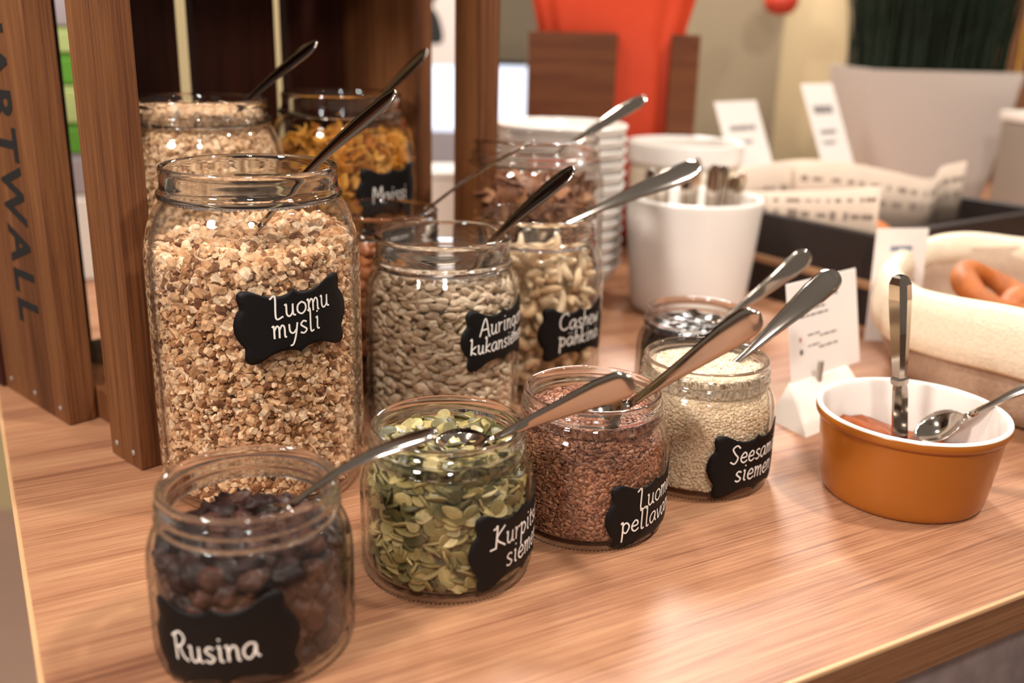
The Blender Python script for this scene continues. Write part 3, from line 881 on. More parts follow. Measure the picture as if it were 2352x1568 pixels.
place('corn', 'flake', .1800, (.0100, .0088, .0095), .0110, .0150, 'rand', ['#c47a1e', '#d99232', '#e4a648', '#cf8828', '#b86c1a'], 'corn_flake', 'golden corn flake in the tall jar inside the crate', 'corn flake', 'corn flakes in their jar', 180,
      'corn_flake_heap', 'golden corn flakes deeper inside the tall jar', seed=10, inset=.020, rough=.5, namt=.15, layers=3, top_d=.012, step=.006, top_mode='rand', mound=.006)
place('choc', 'flake', .1660, (.0098, .0086, .0090), .0110, .0150, 'rand', ['#5f3320', '#7d4a2e', '#96603e', '#a87450', '#6e3e26'], 'bran_flake', 'brown bran flake in the wide jar before the bowl stack', 'bran flake', 'bran flakes in their jar', 160,
      'bran_flake_heap', 'brown bran flakes deeper inside the wide jar', seed=12, inset=.015, rough=.55, namt=.2, layers=2, top_d=.012, step=.006, top_mode='rand', mound=.008)
place('almond', 'almond', .0960, (.0105, .0062, .0042), .0085, .0150, 'mixed', ['#7a3c1c', '#8e4c26', '#a86236', '#94522c'], 'almond', 'brown almond in the jar behind the sunflower kernels', 'almond', 'almonds in their jar', 110,
      'almond_heap', 'brown almonds deeper inside the hidden jar', seed=13, inset=.012, rough=.55, namt=.2, layers=2, top_d=.013, step=.006, mound=.003)

# dark jam, a lumpy filling
rngj = np.random.default_rng(5)
zi, ri = inner_of(JAMJAR)
prof = [(0, .0064)] + [(float(np.interp(z, zi, ri)) - .0004, float(z)) for z in np.linspace(.0064, .0725, 16)]
prof += [(.038, .0735), (.032, .0755), (.024, .0745), (.016, .0765), (.008, .0755), (0, .0760)]
jm = lathe('berry_jam', prof, M['blackjam'], 48)
for vtx in jm.vertices:
    if vtx.co.z > .0732:
        vtx.co.z += .0022 * math.sin(vtx.co.x * 210 + 1) * math.cos(vtx.co.y * 190) + .0012 * math.sin(vtx.co.x * 480 + vtx.co.y * 390)
tag(link('berry_jam', jm, None, JARS['jam'][2]), 'glossy black berry jam filling the short unlabelled jar', 'jam')

# ------------------------------------------------------------------ spoons
def sweep(name, pts, widths, thick, norm, m, dish=None, nsec=10):
    """flattened bar along pts; norm = face normal hint; dish = depth of hollow at each station"""
    pts = [Vector(p) for p in pts]
    v, f, rows = [], [], []
    for i, p in enumerate(pts):
        t = (pts[min(i + 1, len(pts) - 1)] - pts[max(i - 1, 0)]).normalized()
        nn = Vector(norm[i] if isinstance(norm, list) else norm)
        nn = (nn - t * nn.dot(t)).normalized()
        s = t.cross(nn)
        w, th = widths[i], thick[i]
        dz = dish[i] if dish else 0.0
        row = []
        k = nsec
        for j in range(k):            # upper face, edge to edge
            x = -1 + 2 * j / (k - 1)
            z = th * .5 * (1 - x ** 4) - dz * (1 - x * x)
            row.append(len(v)); v.append(p + s * (x * w) + nn * z)
        for j in range(k - 2, 0, -1):  # lower face
            x = -1 + 2 * j / (k - 1)
            z = -th * .5 * (1 - x ** 4) - dz * (1 - x * x)
            row.append(len(v)); v.append(p + s * (x * w) + nn * z)
        rows.append(row)
    n = len(rows[0])
    for A, B in zip(rows, rows[1:]):
        for j in range(n):
            f.append((A[j], A[(j + 1) % n], B[(j + 1) % n], B[j]))
    f.append(tuple(reversed(rows[0]))); f.append(tuple(rows[-1]))
    return recalc(mesh_of(name, v, f, m))

def spoon(label, B, Nk, T, normal, bowl_normal=None, bowl_len=.050, bowl_w=.0165, handle_w=.0088, arch=.004, group=None, cat='spoon', name='teaspoon'):
    """B = bowl tip, Nk = neck, T = handle end (world)"""
    B, Nk, T = Vector(B), Vector(Nk), Vector(T)
    nv = Vector(normal).normalized()
    bn = Vector(bowl_normal).normalized() if bowl_normal else nv
    root = thing(name, label, cat, tuple(Nk), 0, group)
    o = Vector(Nk)
    d = (T - Nk)
    K = 34
    pts, w, th, nm = [], [], [], []
    inb = (Nk - B).normalized()
    for i in range(K + 1):
        t = 1 - (1 - i / K) ** 1.9
        p = Nk + d * t + nv * (arch * math.sin(math.pi * min(1, t * 1.05)) + .0)
        pts.append(p - o)
        if t < .12: wi = .0030 + .0006 * (1 - t / .12)
        else: wi = .0030 + (handle_w - .0030) * (min(1, (t - .12) / .66) ** 1.25)
        end = (1 - t) / .10
        if end < 1: wi *= max(.04, math.sqrt(max(0, 1 - (1 - end) ** 2)))
        w.append(wi)
        th.append(.0032 - .0008 * min(1, t / .5))
        nm.append(bn.lerp(nv, min(1, t / .25)))
    link('handle', sweep('handle', pts, w, th, nm, M['steel']), root)
    pts, w, th, ds = [], [], [], []
    K = 16
    bl = (Nk - B)
    for i in range(K + 1):
        t = i / K                     # 0 tip .. 1 neck
        u = t / .86
        wi = bowl_w * math.sqrt(max(0, 1 - (2 * min(u, 1) - 1) ** 2)) * (.9 + .2 * (1 - abs(u - .45))) if u < 1 else 0
        wi = max(wi, .0006 if t < .5 else .0034)
        pts.append(B + bl * t - o); w.append(wi); th.append(.0016 + .001 * max(0, t - .7) * 3)
        ds.append(.0075 * max(0, math.sin(math.pi * min(1, u))) if u < 1 else 0)
    link('bowl', sweep('bowl', pts, w, th, bn, M['steel'], ds), root)
    return root

CAMV = Vector((0, -1, 0.35))
def mix(a, b, t): return (Vector(a) * (1 - t) + Vector(b) * t)
def lean(label, P, T, total, roll=.55, bl=.05, nrm=None, **kw):
    """a spoon lying on the rim at P with its handle end at T"""
    P, T = Vector(P), Vector(T)
    d = (T - P).normalized()
    B = T - d * total
    Nk = B + d * bl
    up = Vector((0, 0, 1)); up = (up - d * up.dot(d)).normalized()
    side = d.cross(up)
    if side.dot(CAMV) < 0: side = -side
    n = up * math.cos(roll) + side * math.sin(roll)
    return spoon(label, B, Nk, T, nrm or n, **kw)

spoon('steel teaspoon with its handle rising from the raisin jar', (-.1500, .4700, .0585), (-.1135, .4680, .0790), (-.0368, .4660, .1238), (-.25, -.35, .9), (-.3, -.1, .9), bowl_w=.0130, arch=.0062, handle_w=.0062)
spoon('steel spoon lying on the pumpkin seeds, broad handle out over the flax jar', (-.0440, .5335, .0880), (-.0085, .5375, .0900), (.0673, .5107, .1379), (-.10, -.96, .05), (-.45, -.10, .85), bowl_w=.0150, arch=-.003, handle_w=.0086)
spoon('steel spoon with copper-toned broad handle rising from the flax seed jar', (.0440, .5935, .0800), (.0760, .5840, .0960), (.1388, .5330, .1713), (-.35, -.90, .05), (-.2, -.6, .75), bowl_w=.0150, arch=.002, handle_w=.0086)
lean('steel spoon with a dark broad handle rising from the sesame jar', (.1838, .7076, .0975), (.2469, .7331, .1495), .165, .75, nrm=(-.30, -.85, .45), handle_w=.0098)
lean('steel spoon standing in the black jam jar', (.1990, .8500, .0850), (.2624, .8600, .1372), .150, .55, .045, nrm=(-.1, -1, .1))
lean('steel spoon leaning in the tall muesli jar', (-.127, .6466, .2325), (-.0749, .6234, .2819), .190, .85, handle_w=.0088)
lean('steel spoon with a broad brown-reflecting handle in the sunflower kernel jar', (-.0086, .7605, .1665), (.0436, .741, .2226), .180, .75, handle_w=.0096)
lean('steel spoon reaching from the cashew jar towards the white crock', (.072, .8787, .1660), (.1627, .8763, .2094), .185, .6, nrm=(-.15, -.85, .50), handle_w=.0098)
lean('thin steel spoon seen edge-on in the almond jar', (-.0737, .8794, .1655), (.016, .8595, .2303), .185, .12)
lean('dark steel spoon leaning in the corn flake jar', (-.1223, .9808, .2592), (-.0861, .9654, .2994), .180, .85, handle_w=.0095)
lean('steel spoon leaning in the granola jar inside the crate', (-.2233, .8683, .2592), (-.1682, .8556, .3066), .185, .75, handle_w=.0096)
lean('bright steel spoon leaning in the bran flake jar', (.0778, 1.0352, .2200), (.1325, 1.053, .2565), .185, .65, handle_w=.0085)

# ------------------------------------------------------------------ wooden crate on its end
CU, CW = Vector((-.737, .676, 0)), Vector((.676, .737, 0))
CANG = math.atan2(CW.y, CW.x)
crate = thing('wooden_crate', 'brown stained wooden slat crate stood on end behind the tall jars', 'crate', (-.273, .668, 0), CANG)   # local x = across, local y = into the crate
CH = 0.52
def slat(w0, w1, u0, u1, z0=0.0, z1=CH, m='crate', name='slat'):
    return link(name, box_mesh(name, (w0, u0, z0), (w1, u1, z1), M[m], .0015, 1), crate)
slat(0, .024, 0, .047)
sl_txt = slat(0, .024, .121, .250)
slat(.386, .410, .030, .070); slat(.386, .410, .126, .245)
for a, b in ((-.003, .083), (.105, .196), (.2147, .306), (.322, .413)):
    slat(a, b, .2515, .2690, m='crate_shaded')
link('end_board', box_mesh('end_board', (.0255, .012, 0.0), (.3845, .2500, BASE_Z), M['crate'], .001, 1), crate)
link('end_board', box_mesh('end_board', (.0255, .012, CH - .0275), (.3845, .2500, CH), M['crate'], .001, 1), crate)
for zz in (.012, CH - .014):
    for uu in (.010, .036):
        link('nail_head', lathe('nail_head', [(0, .0006), (.0022, .0005), (.0026, -.0002), (0, -.0004)], M['steelbox'], 10), crate, (-.0003, uu, zz)).rotation_euler = (0, -math.pi / 2, 0)
    for uu in (.135, .185, .235):
        link('nail_head', lathe('nail_head', [(0, .0006), (.0022, .0005), (.0026, -.0002), (0, -.0004)], M['steelbox'], 10), crate, (-.0003, uu, zz)).rotation_euler = (0, -math.pi / 2, 0)
# stencilled word running down the slat
def text_mesh(txt, size, extrude, spacing=1.0, m=None):
    cu = bpy.data.curves.new('lettering', 'FONT')
    cu.body = txt; cu.size = size; cu.extrude = extrude; cu.space_character = spacing; cu.offset = size * .026
    ob = bpy.data.objects.new('lettering_tmp', cu); COL.objects.link(ob)
    dg = bpy.context.evaluated_depsgraph_get()
    me = bpy.data.meshes.new_from_object(ob.evaluated_get(dg))
    bpy.data.objects.remove(ob); bpy.data.curves.remove(cu)
    me.name = 'lettering'
    me.materials.clear(); me.materials.append(m)
    return me
wm = text_mesh('HARTWALL', .046, .0002, 1.22, M['stencil'])
xs = [v.co.x for v in wm.vertices]; ys = [v.co.y for v in wm.vertices]
x0, x1, y0, y1 = min(xs), max(xs), min(ys), max(ys)
for v in wm.vertices:                                     # text x -> downwards, text y -> towards the open front of the crate
    tx, ty, tz = (v.co.x - x0) / (x1 - x0), (v.co.y - y0) / (y1 - y0), v.co.z
    v.co = (-.0002 - tz, .197 - ty * .041, .336 - tx * .2605)
link('lettering', recalc(wm), sl_txt)['label'] = 'black stencilled lettering running down the slat'

# ------------------------------------------------------------------ ochre bowl, knife, spoon
BW = (.2918, .669, 0)
bowl = thing('ramekin', 'ochre glazed round dish with white inside, right of the sesame jar', 'bowl', BW)
oprof = smooth_prof([(0, .0030), (.048, .0030), (.0500, 0), (.0545, .0005), (.0570, .004), (.0590, .015), (.0622, .040), (.0638, .0555), (.0642, .0570)], 3)
link('outside', recalc(lathe('outside', oprof + [(.0634, .0570), (.0612, .040), (.0592, .020), (.0575, .010), (.050, .0058), (0, .0056)], M['ochre'], 80)), bowl)
rprof = smooth_prof([(.0636, .0560), (.0662, .0575), (.0672, .0605), (.0668, .0635)], 3)
link('rim_band', recalc(lathe('rim_band', rprof + [(.0655, .0640), (.0646, .0600), (.0638, .0575)], M['ochre'], 80, closed=True)), bowl)
iprof = smooth_prof([(.0669, .0636), (.0662, .0650), (.0645, .0652), (.0630, .0640), (.0618, .058), (.0590, .030), (.0570, .014), (.0520, .0085), (.040, .0075), (0, .0072)], 3)
link('inside_glaze', recalc(lathe('inside_glaze', iprof, M['white'], 80)), bowl)
mp = [(0, .0130)]
mm = lathe('marmalade', [(0, .0270), (.012, .027), (.024, .0268), (.034, .0262), (.044, .0255), (.0530, .0245), (.0565, .0238), (.0560, .0140), (.0520, .0095), (0, .0085)], M['marmalade'], 40)
for v in mm.vertices:
    a = math.atan2(v.co.y, v.co.x); r = math.hypot(v.co.x, v.co.y)
    if v.co.z > .02: v.co.z += .003 * math.sin(a * 3 + 1) * r / .05 + .0018 * math.sin(v.co.x * 300) * math.cos(v.co.y * 260) + (.012 * max(0, math.cos(a - 2.1)) ** 2 * r / .05)
tag(link('marmalade', mm, None, BW), 'orange marmalade left in the bottom of the ochre dish', 'jam')

kn = thing('butter_knife', 'steel butter knife standing upright in the ochre dish', 'knife', (.2965, .690, .016))
def flat_bar(prof, thick, m, name, par, n=(0.55, -.8, 0), tilt=0.0):
    """prof: (z, left, right) stations"""
    nv = Vector(n).normalized(); s = Vector((-nv.y, nv.x, 0))
    v, f = [], []
    for z, a, b, t in prof:
        c = Vector((z * -.135, 0, z))
        for x, yy in ((a, -t), (a * .5 + b * .5, -t * 1.25), (b, -t), (b, t), (a * .5 + b * .5, t * 1.25), (a, t)):
            v.append(c + s * x + nv * yy)
    for i in range(len(prof) - 1):
        for j in range(6):
            f.append((i * 6 + j, i * 6 + (j + 1) % 6, i * 6 + 6 + (j + 1) % 6, i * 6 + 6 + j))
    f.append(tuple(range(5, -1, -1))); f.append(tuple(range(len(prof) * 6 - 6, len(prof) * 6)))
    return link(name, recalc(mesh_of(name, v, f, m, False)), par)
flat_bar([(-.006, -.004, .006, .0006), (.000, -.0085, .0088, .0007), (.020, -.0088, .0094, .0008), (.050, -.0078, .0090, .0010), (.056, -.0072, .0080, .0012), (.0600, -.0062, .0062, .0015)], 0, M['steel'], 'blade', kn)
flat_bar([(.0600, -.0064, .0064, .0030), (.0640, -.0066, .0066, .0036), (.0655, -.0050, .0050, .0030)], 0, M['steel'], 'bolster', kn)
flat_bar([(.0655, -.0046, .0046, .0030), (.075, -.0050, .0050, .0034), (.100, -.0062, .0062, .0042), (.125, -.0074, .0074, .0046), (.136, -.0072, .0072, .0044), (.141, -.0052, .0052, .0034), (.1425, -.003, .003, .002)], 0, M['steel'], 'handle', kn)
spoon('steel spoon resting over the ochre dish towards the bread bag', (.3090, .7000, .0320), (.3415, .6825, .0560), (.4250, .6570, .1120), (-.35, -.45, .8), (-.45, -.2, .85), bowl_w=.0155, arch=.006)

# ------------------------------------------------------------------ cards
def card(name, label, w, h, loc, rz, tiltx, lines, cat='sign', thick=.0012):
    r = thing(name, label, cat, loc, rz)
    tilt = bpy.data.objects
    c = link('card', box_mesh('card', (-w / 2, -thick / 2, 0), (w / 2, thick / 2, h), M['paper'], .0004, 1), r)
    c.rotation_euler = (tiltx, 0, 0)
    for (x, y, lw, lh, mk) in lines:
        link('print', box_mesh('print', (x * w - w / 2, -thick / 2 - .00025, y * h), ((x + lw) * w - w / 2, -thick / 2 - .00005, (y + lh) * h), M[mk]), c)
    return r, c
def text_lines(spec):
    """broken bars that read as small printed lines"""
    r = random.Random(3); out = []
    for x, y, L, lh, mk in spec:
        c = x
        while c < x + L:
            wd = r.uniform(.03, .10)
            out.append((c, y, min(wd, x + L - c), lh, mk)); c += wd + .018
    return out
near_lines = text_lines([(.42, .86, .28, .028, 'ink_blue'), (.30, .79, .40, .030, 'ink_blue'), (.15, .70, .36, .018, 'ink'), (.15, .635, .40, .018, 'ink'), (.25, .44, .17, .014, 'ink'), (.42, .405, .25, .016, 'ink'), (.25, .33, .17, .014, 'ink'), (.40, .29, .27, .016, 'ink')]) + [(.13, .40, .03, .045, 'ink_red'), (.13, .27, .04, .05, 'ink')]
r, c = card('price_card', 'white printed card on a clip stand between the sesame jar and ochre dish', .108, .088, (.2855, .8385, .0), math.radians(40.6), math.radians(-11), near_lines)
c.location = (0, .002, .0315)
link('stand', recalc(mesh_of('stand', [(-.077, -.032, 0), (.030, -.032, 0), (-.068, .012, 0), (.030, .012, 0), (-.054, -.001, .0325), (.030, -.001, .0325), (-.054, .005, .0325), (.030, .005, .0325)],
                              [(0, 1, 5, 4), (4, 5, 7, 6), (6, 7, 3, 2), (0, 4, 6, 2), (1, 3, 7, 5), (0, 2, 3, 1)], M['plastic'], False)), r)
link('clip', box_mesh('clip', (-.022, -.0045, .026), (-.017, -.0008, .048), M['steelbox'], .0005, 1), r)
card('price_card', 'white card with blue and red print against the black bread box', .060, .125, (.4200, 1.048, 0.0), math.radians(8), math.radians(-3), text_lines([(.30, .80, .42, .05, 'ink_blue'), (.30, .66, .2, .03, 'ink_red'), (.30, .60, .15, .025, 'ink_red')]))
card('price_card', 'wide white card leaning behind the white crock', .098, .250, (.388, 1.412, 0.0), math.radians(40), math.radians(-25), text_lines([(.2, .82, .6, .03, 'ink'), (.2, .74, .45, .02, 'ink')]))
card('price_card', 'white card with grey print next to the white planter', .085, .275, (.545, 1.520, 0.0), math.radians(40), math.radians(-25), text_lines([(.18, .82, .6, .05, 'ink'), (.2, .70, .5, .025, 'ink'), (.2, .64, .4, .02, 'ink')]))


# ------------------------------------------------------------------ white crock with cutlery
CK = (.2125, 1.170, 0)
ck = thing('cutlery_crock', 'tall white tapered crock holding upright cutlery handles', 'crock', CK)
link('body', recalc(lathe('body', smooth_prof([(0, .004), (.058, .004), (.062, 0), (.0665, .002), (.069, .010), (.0745, .060), (.0800, .120), (.0812, .1335)], 3) + smooth_prof([(.0808, .1360), (.0795, .1368), (.0780, .1360), (.0768, .130), (.0705, .060), (.0655, .012), (.060, .008), (0, .0075)], 3), M['white'], 72)), ck)
rs = random.Random(4)
spots = [(-.045, -.030), (-.018, -.045), (.012, -.050), (.038, -.040), (.052, -.012), (-.055, .000), (-.005, -.020), (.030, -.010)]
spots.sort()
ORD = ['leftmost', 'second', 'third', 'fourth', 'fifth', 'sixth', 'seventh', 'rightmost']
for i, (dx, dy) in enumerate(spots):
    x, y = CK[0] + dx, CK[1] + dy
    bx, by = CK[0] + dx * .55, CK[1] + dy * .55
    top = .162 + rs.uniform(0, .024)
    lb = 'steel cutlery handle in the white crock, ' + (ORD[i] if i in (0, 7) else ORD[i] + ' from the left')
    spoon(lb, (bx, by, .010), (bx + (x - bx) * .4, by + (y - by) * .4, .058), (x, y, top), (rs.uniform(-.6, .6), -1, 0), group='cutlery in the crock', name='cutlery_piece', cat='cutlery', handle_w=.0080, bowl_w=.013, arch=0.0)

# ------------------------------------------------------------------ stacks of bowls
def bowl_stack(cx, cy, R, top, n, step, mat, label_top, label, group):
    out = smooth_prof([(0, 0), (R * .45, 0), (R * .50, .003), (R * .62, .012), (R * .85, .030), (R * .97, .046), (R, .052)], 3)
    inn = smooth_prof([(R * .985, .0535), (R * .965, .052), (R * .93, .044), (R * .82, .030), (R * .58, .0135), (R * .40, .006), (0, .006)], 3)
    me = recalc(lathe('serving_bowl', out + inn, mat, 64))
    for i in range(n):
        o = link('serving_bowl', me, None, (cx, cy, top - .0535 - (n - 1 - i) * step))
        k = n - 1 - i
        ORDN = ['topmost', 'second', 'third', 'fourth', 'fifth', 'sixth', 'seventh', 'eighth', 'ninth', 'tenth', 'eleventh', 'twelfth', 'thirteenth']
        tag(o, (ORDN[k] + ' ' + label) if k == 0 else (label + ', ' + ('lowest' if k == n - 1 else ORDN[k] + ' from the top')), 'bowl', group)
n1 = 13
bowl_stack(.0530, 1.195, .0785, .2155, n1, (.2155 - .0535) / (n1 - 1), M['white'], 'topmost white bowl of the tall stack behind the bran flake jar', 'white bowl in the tall stack behind the bran flake jar', 'bowls in the tall stack')
tub = thing('serving_tub', 'round cream tub with a thick rim behind the white crock', 'bowl', (.2370, 1.405, 0))
link('body', recalc(lathe('body', smooth_prof([(0, .004), (.058, .004), (.062, 0), (.066, .003), (.071, .030), (.0755, .100), (.0765, .146)], 3) + [(.0735, .146), (.0700, .080), (.0650, .020), (.058, .010), (0, .009)], M['cream'], 64)), tub)
link('rim', recalc(lathe('rim', smooth_prof([(.0766, .1465), (.0800, .1475), (.0812, .152), (.0815, .168), (.0812, .1745), (.0800, .1760), (.0770, .1752), (.0745, .1700), (.0737, .1465)], 3), M['white'], 64, closed=True)), tub)

# ------------------------------------------------------------------ walnut holder with orange cloth
NB = (.0137, 1.500, 0)
nb = thing('napkin_holder', 'walnut box with an open front slot behind the bowl stacks', 'holder', NB)
W_, D_, H_ = .2500, .150, .3180
link('front_panel', box_mesh('front_panel', (0, 0, 0), (.1295, .012, H_), M['walnut'], .001, 1), nb)
link('front_panel', box_mesh('front_panel', (.2080, 0, 0), (W_, .012, H_), M['walnut'], .001, 1), nb)
link('back_panel', box_mesh('back_panel', (0, D_ - .012, 0), (W_, D_, H_), M['walnut'], .001, 1), nb)
link('side_panel', box_mesh('side_panel', (0, .0125, 0), (.012, D_ - .0125, H_), M['walnut'], .001, 1), nb)
link('side_panel', box_mesh('side_panel', (W_ - .012, .0125, 0), (W_, D_ - .0125, H_), M['walnut'], .001, 1), nb)
link('bottom', box_mesh('bottom', (.0125, .0125, 0), (W_ - .0125, D_ - .0125, .012), M['walnut']), nb)
# folded cloth rising and flaring out of the box
v, f = [], []
nz, na = 14, 64
for i in range(nz + 1):
    t = i / nz; z = .0125 + t * .40
    fl_ = max(0, (z - .318) / .09)
    for j in range(na):
        a = 2 * math.pi * j / na
        sx = abs(math.cos(a)) ** .35 * (1 if math.cos(a) > 0 else -1); sy = abs(math.sin(a)) ** .35 * (1 if math.sin(a) > 0 else -1)
        rip = .0025 * math.sin(a * 13 + z * 6) + .0016 * math.sin(a * 23 + 2)
        hx, hy = .108 + .022 * fl_ + rip, .057 + .018 * fl_ + rip
        v.append((.125 + sx * hx, .075 + sy * hy, z + (.010 * math.sin(a * 3 + 1) if i == nz else 0)))
for i in range(nz):
    for j in range(na):
        f.append((i * na + j, i * na + (j + 1) % na, (i + 1) * na + (j + 1) % na, (i + 1) * na + j))
f.append(tuple(range(na - 1, -1, -1))); f.append(tuple(range(nz * na, nz * na + na)))
tag(link('folded_cloth', recalc(mesh_of('folded_cloth', v, f, M['orange'])), None, NB), 'bright orange folded cloth bulging out of the walnut box', 'cloth')

# ------------------------------------------------------------------ planter with tall dark grass
PL = (.745, 1.90, 0)
pl = thing('planter', 'white tapered square planter with tall dark green grass', 'planter', PL, math.radians(-2))
def taper_box(name, b, t, z0, z1, m, wall=.008, par=None):
    v = []
    for z, s in ((z0, b), (z1, t)):
        for x, y in ((-1, -1), (1, -1), (1, 1), (-1, 1)): v.append((x * s, y * s, z))
    for z, s in ((z1, t - wall), (z1 - .03, t - wall - .004)):
        for x, y in ((-1, -1), (1, -1), (1, 1), (-1, 1)): v.append((x * s, y * s, z))
    f = [(3, 2, 1, 0)]
    for k in range(3):
        for j in range(4):
            f.append((k * 4 + j, k * 4 + (j + 1) % 4, k * 4 + 4 + (j + 1) % 4, k * 4 + 4 + j))
    f.append((12, 13, 14, 15))
    return link(name, recalc(mesh_of(name, v, f, m, False)), par)
taper_box('pot', .098, .132, 0.0, .268, M['planter'], par=pl)
link('soil', box_mesh('soil', (-.115, -.115, .20), (.115, .115, .2385), M['soil'], .004, 1), pl)
rg = np.random.default_rng(3)
def blades(n, rng, spread):
    V, T = [], []
    for i in range(n):
        x, y = rng.uniform(-spread, spread, 2); h = rng.uniform(.24, .34); a = rng.uniform(0, 6.28); w = rng.uniform(.0022, .004)
        lx, ly = x * .28 + rng.normal(0, .018), y * .28 + rng.normal(0, .018)
        dx, dy = math.cos(a) * w, math.sin(a) * w
        b0 = len(V)
        for k in range(5):
            t = k / 4; ww = 1 - t * .9
            cx, cy, cz = x + lx * t * t, y + ly * t * t, .236 + h * t
            V += [(cx - dx * ww, cy - dy * ww, cz), (cx + dx * ww, cy + dy * ww, cz), (cx - dy * .3 * ww, cy + dx * .3 * ww, cz)]
        for k in range(4):
            o = b0 + k * 3
            for p, q in ((0, 1), (1, 2), (2, 0)): T += [(o + p, o + q, o + 3 + q), (o + p, o + 3 + q, o + 3 + p)]
    return np.array(V), np.array(T)
V, T = blades(1100, rg, .112)
fo = link('grass', big_mesh('grass', V, T, M['leaf']), pl); fo['kind'] = 'stuff'
V, T = blades(1, np.random.default_rng(8), .01)
V[:, 0] = (V[:, 0] - V[0, 0]) * 2.5 + .118; V[:, 1] = (V[:, 1] - V[0, 1]) * 2.5 - .112
link('yellow_blade', big_mesh('yellow_blade', V, T, M['leaf_y']), pl)

# ------------------------------------------------------------------ grey dispenser beside the planter
gd = thing('dispenser', 'grey metal box with a pale top edge in front of the planter', 'box', (.815, 1.545, 0), math.radians(6))
link('body', box_mesh('body', (0, 0, 0), (.22, .13, .196), M['steelbox'], .006, 2), gd)
link('lid', box_mesh('lid', (-.003, -.003, .1962), (.223, .133, .212), M['plastic'], .003, 2), gd)
link('side_frame', box_mesh('side_frame', (-.004, -.006, 0), (.010, -.0003, .194), M['black'], .001, 1), gd)

# ------------------------------------------------------------------ black bread boxes with printed paper
E1, E2 = Vector((-.574, .819, 0)), Vector((.819, .574, 0))
TR = math.atan2(E2.y, E2.x)
def tray(label, corner, l2, l1, z0, z1, strip=None):
    t = thing('bread_box', label, 'box', (corner[0], corner[1], z0), TR)      # local x = E2, local y = E1
    h = z1 - z0; w = .012
    link('floor_panel', box_mesh('floor_panel', (w + .0004, w + .0004, 0), (l2 - w - .0004, l1 - w - .0004, .008), M['blackwood']), t)
    link('wall_panel', box_mesh('wall_panel', (0, 0, 0), (l2, w, h), M['blackwood'], .001, 1), t)
    link('wall_panel', box_mesh('wall_panel', (0, l1 - w, 0), (l2, l1, h), M['blackwood'], .001, 1), t)
    link('wall_panel', box_mesh('wall_panel', (0, w + .0003, 0), (w, l1 - w - .0003, h), M['blackwood'], .001, 1), t)
    link('wall_panel', box_mesh('wall_panel', (l2 - w, w + .0003, 0), (l2, l1 - w - .0003, h), M['blackwood'], .001, 1), t)
    if strip:
        link('pale_lip', box_mesh('pale_lip', (-.004, -.006, h - .0002), (l2, w, h + strip), M['palewood'], .001, 1), t)
        link('pale_lip', box_mesh('pale_lip', (-.004, w + .0003, h - .0002), (w, l1, h + strip), M['palewood'], .001, 1), t)
    return t
tray('lower black wooden box with a pale lip under the bread box', (.410, 1.100), .380, .256, 0.0, .0445, .009)
tray('upper black wooden bread box lined with printed paper', (.4105, 1.1015), .376, .252, .0540, .1065)
def paper(label, pts, z0s, z1s, marks, name='paper_liner', seed=1):
    """a standing strip of printed paper through pts (x, y); print = rows of dark dashes"""
    P = crom([(*p, a, b) for p, a, b in zip(pts, z0s, z1s)], 8)
    v, f = [], []
    th = .0006
    n = len(P)
    for s in (-1, 1):
        for i, q in enumerate(P):
            a, b = P[max(0, i - 1)], P[min(n - 1, i + 1)]
            d = np.array([b[0] - a[0], b[1] - a[1]]); d /= np.linalg.norm(d)
            nx, ny = d[1], -d[0]
            v += [(q[0] + nx * th * s, q[1] + ny * th * s, q[2]), (q[0] + nx * th * s, q[1] + ny * th * s, q[3])]
    m = 2 * n
    for i in range(n - 1):
        a = 2 * i
        f += [(a, a + 2, a + 3, a + 1), (m + a, m + a + 1, m + a + 3, m + a + 2), (a, m + a, m + a + 2, a + 2), (a + 1, a + 3, m + a + 3, m + a + 1)]
    f += [(0, 1, m + 1, m), (m - 2, 2 * m - 2, 2 * m - 1, m - 1)]
    o = link(name, recalc(mesh_of(name, v, f, M['newsprint'])))
    tag(o, label, 'paper')
    r = random.Random(seed)
    v, f = [], []
    for row, hh in marks:
        i = 1.0
        while i < n - 2:
            L = r.uniform(.5, 2.2)
            hgt = hh * r.uniform(.6, 1.2)
            b0 = len(v)
            for k in range(4):
                x = min(n - 1.001, i + L * k / 3); a = int(x); t = x - a
                q = P[a] * (1 - t) + P[a + 1] * t
                d = P[a + 1] - P[a]; d = d[:2] / np.linalg.norm(d[:2])
                nx, ny = d[1] * th * 1.5, -d[0] * th * 1.5
                zc = q[2] + (q[3] - q[2]) * row
                v += [(q[0] + nx, q[1] + ny, zc - hgt / 2), (q[0] + nx, q[1] + ny, zc + hgt / 2)]
            for k in range(3): f.append((b0 + 2 * k, b0 + 2 * k + 2, b0 + 2 * k + 3, b0 + 2 * k + 1))
            i += L + r.uniform(.3, 1.6)
    pr = link('print', mesh_of('print', v, f, M['newsink'], False), o)
    return o
def T2(s, t):       # s along E2, t along E1 from the box corner
    p = Vector((.4105, 1.1015, 0)) + E2 * s + E1 * t
    return (p.x, p.y)
paper('strip of printed kraft paper standing along the near side of the bread box', [T2(.016, .235), T2(.0165, .16), T2(.016, .08), T2(.018, .016)], [.064] * 4, [.122, .134, .147, .160], [(.62, .009), (.84, .004)], seed=5)
paper('wavy printed kraft paper band curling across the bread box', [T2(.125, .228), T2(.160, .170), T2(.210, .135), T2(.262, .110), T2(.310, .125), T2(.358, .120)], [.078, .072, .070, .070, .072, .075], [.158, .160, .150, .140, .152, .158], [(.45, .010), (.72, .008)], seed=6)
paper('pale printed paper strip at the back of the bread box', [T2(.020, .236), T2(.080, .2365), T2(.150, .234), T2(.24, .2365)], [.064] * 4, [.150, .156, .158, .150], [(.6, .010)], seed=7)
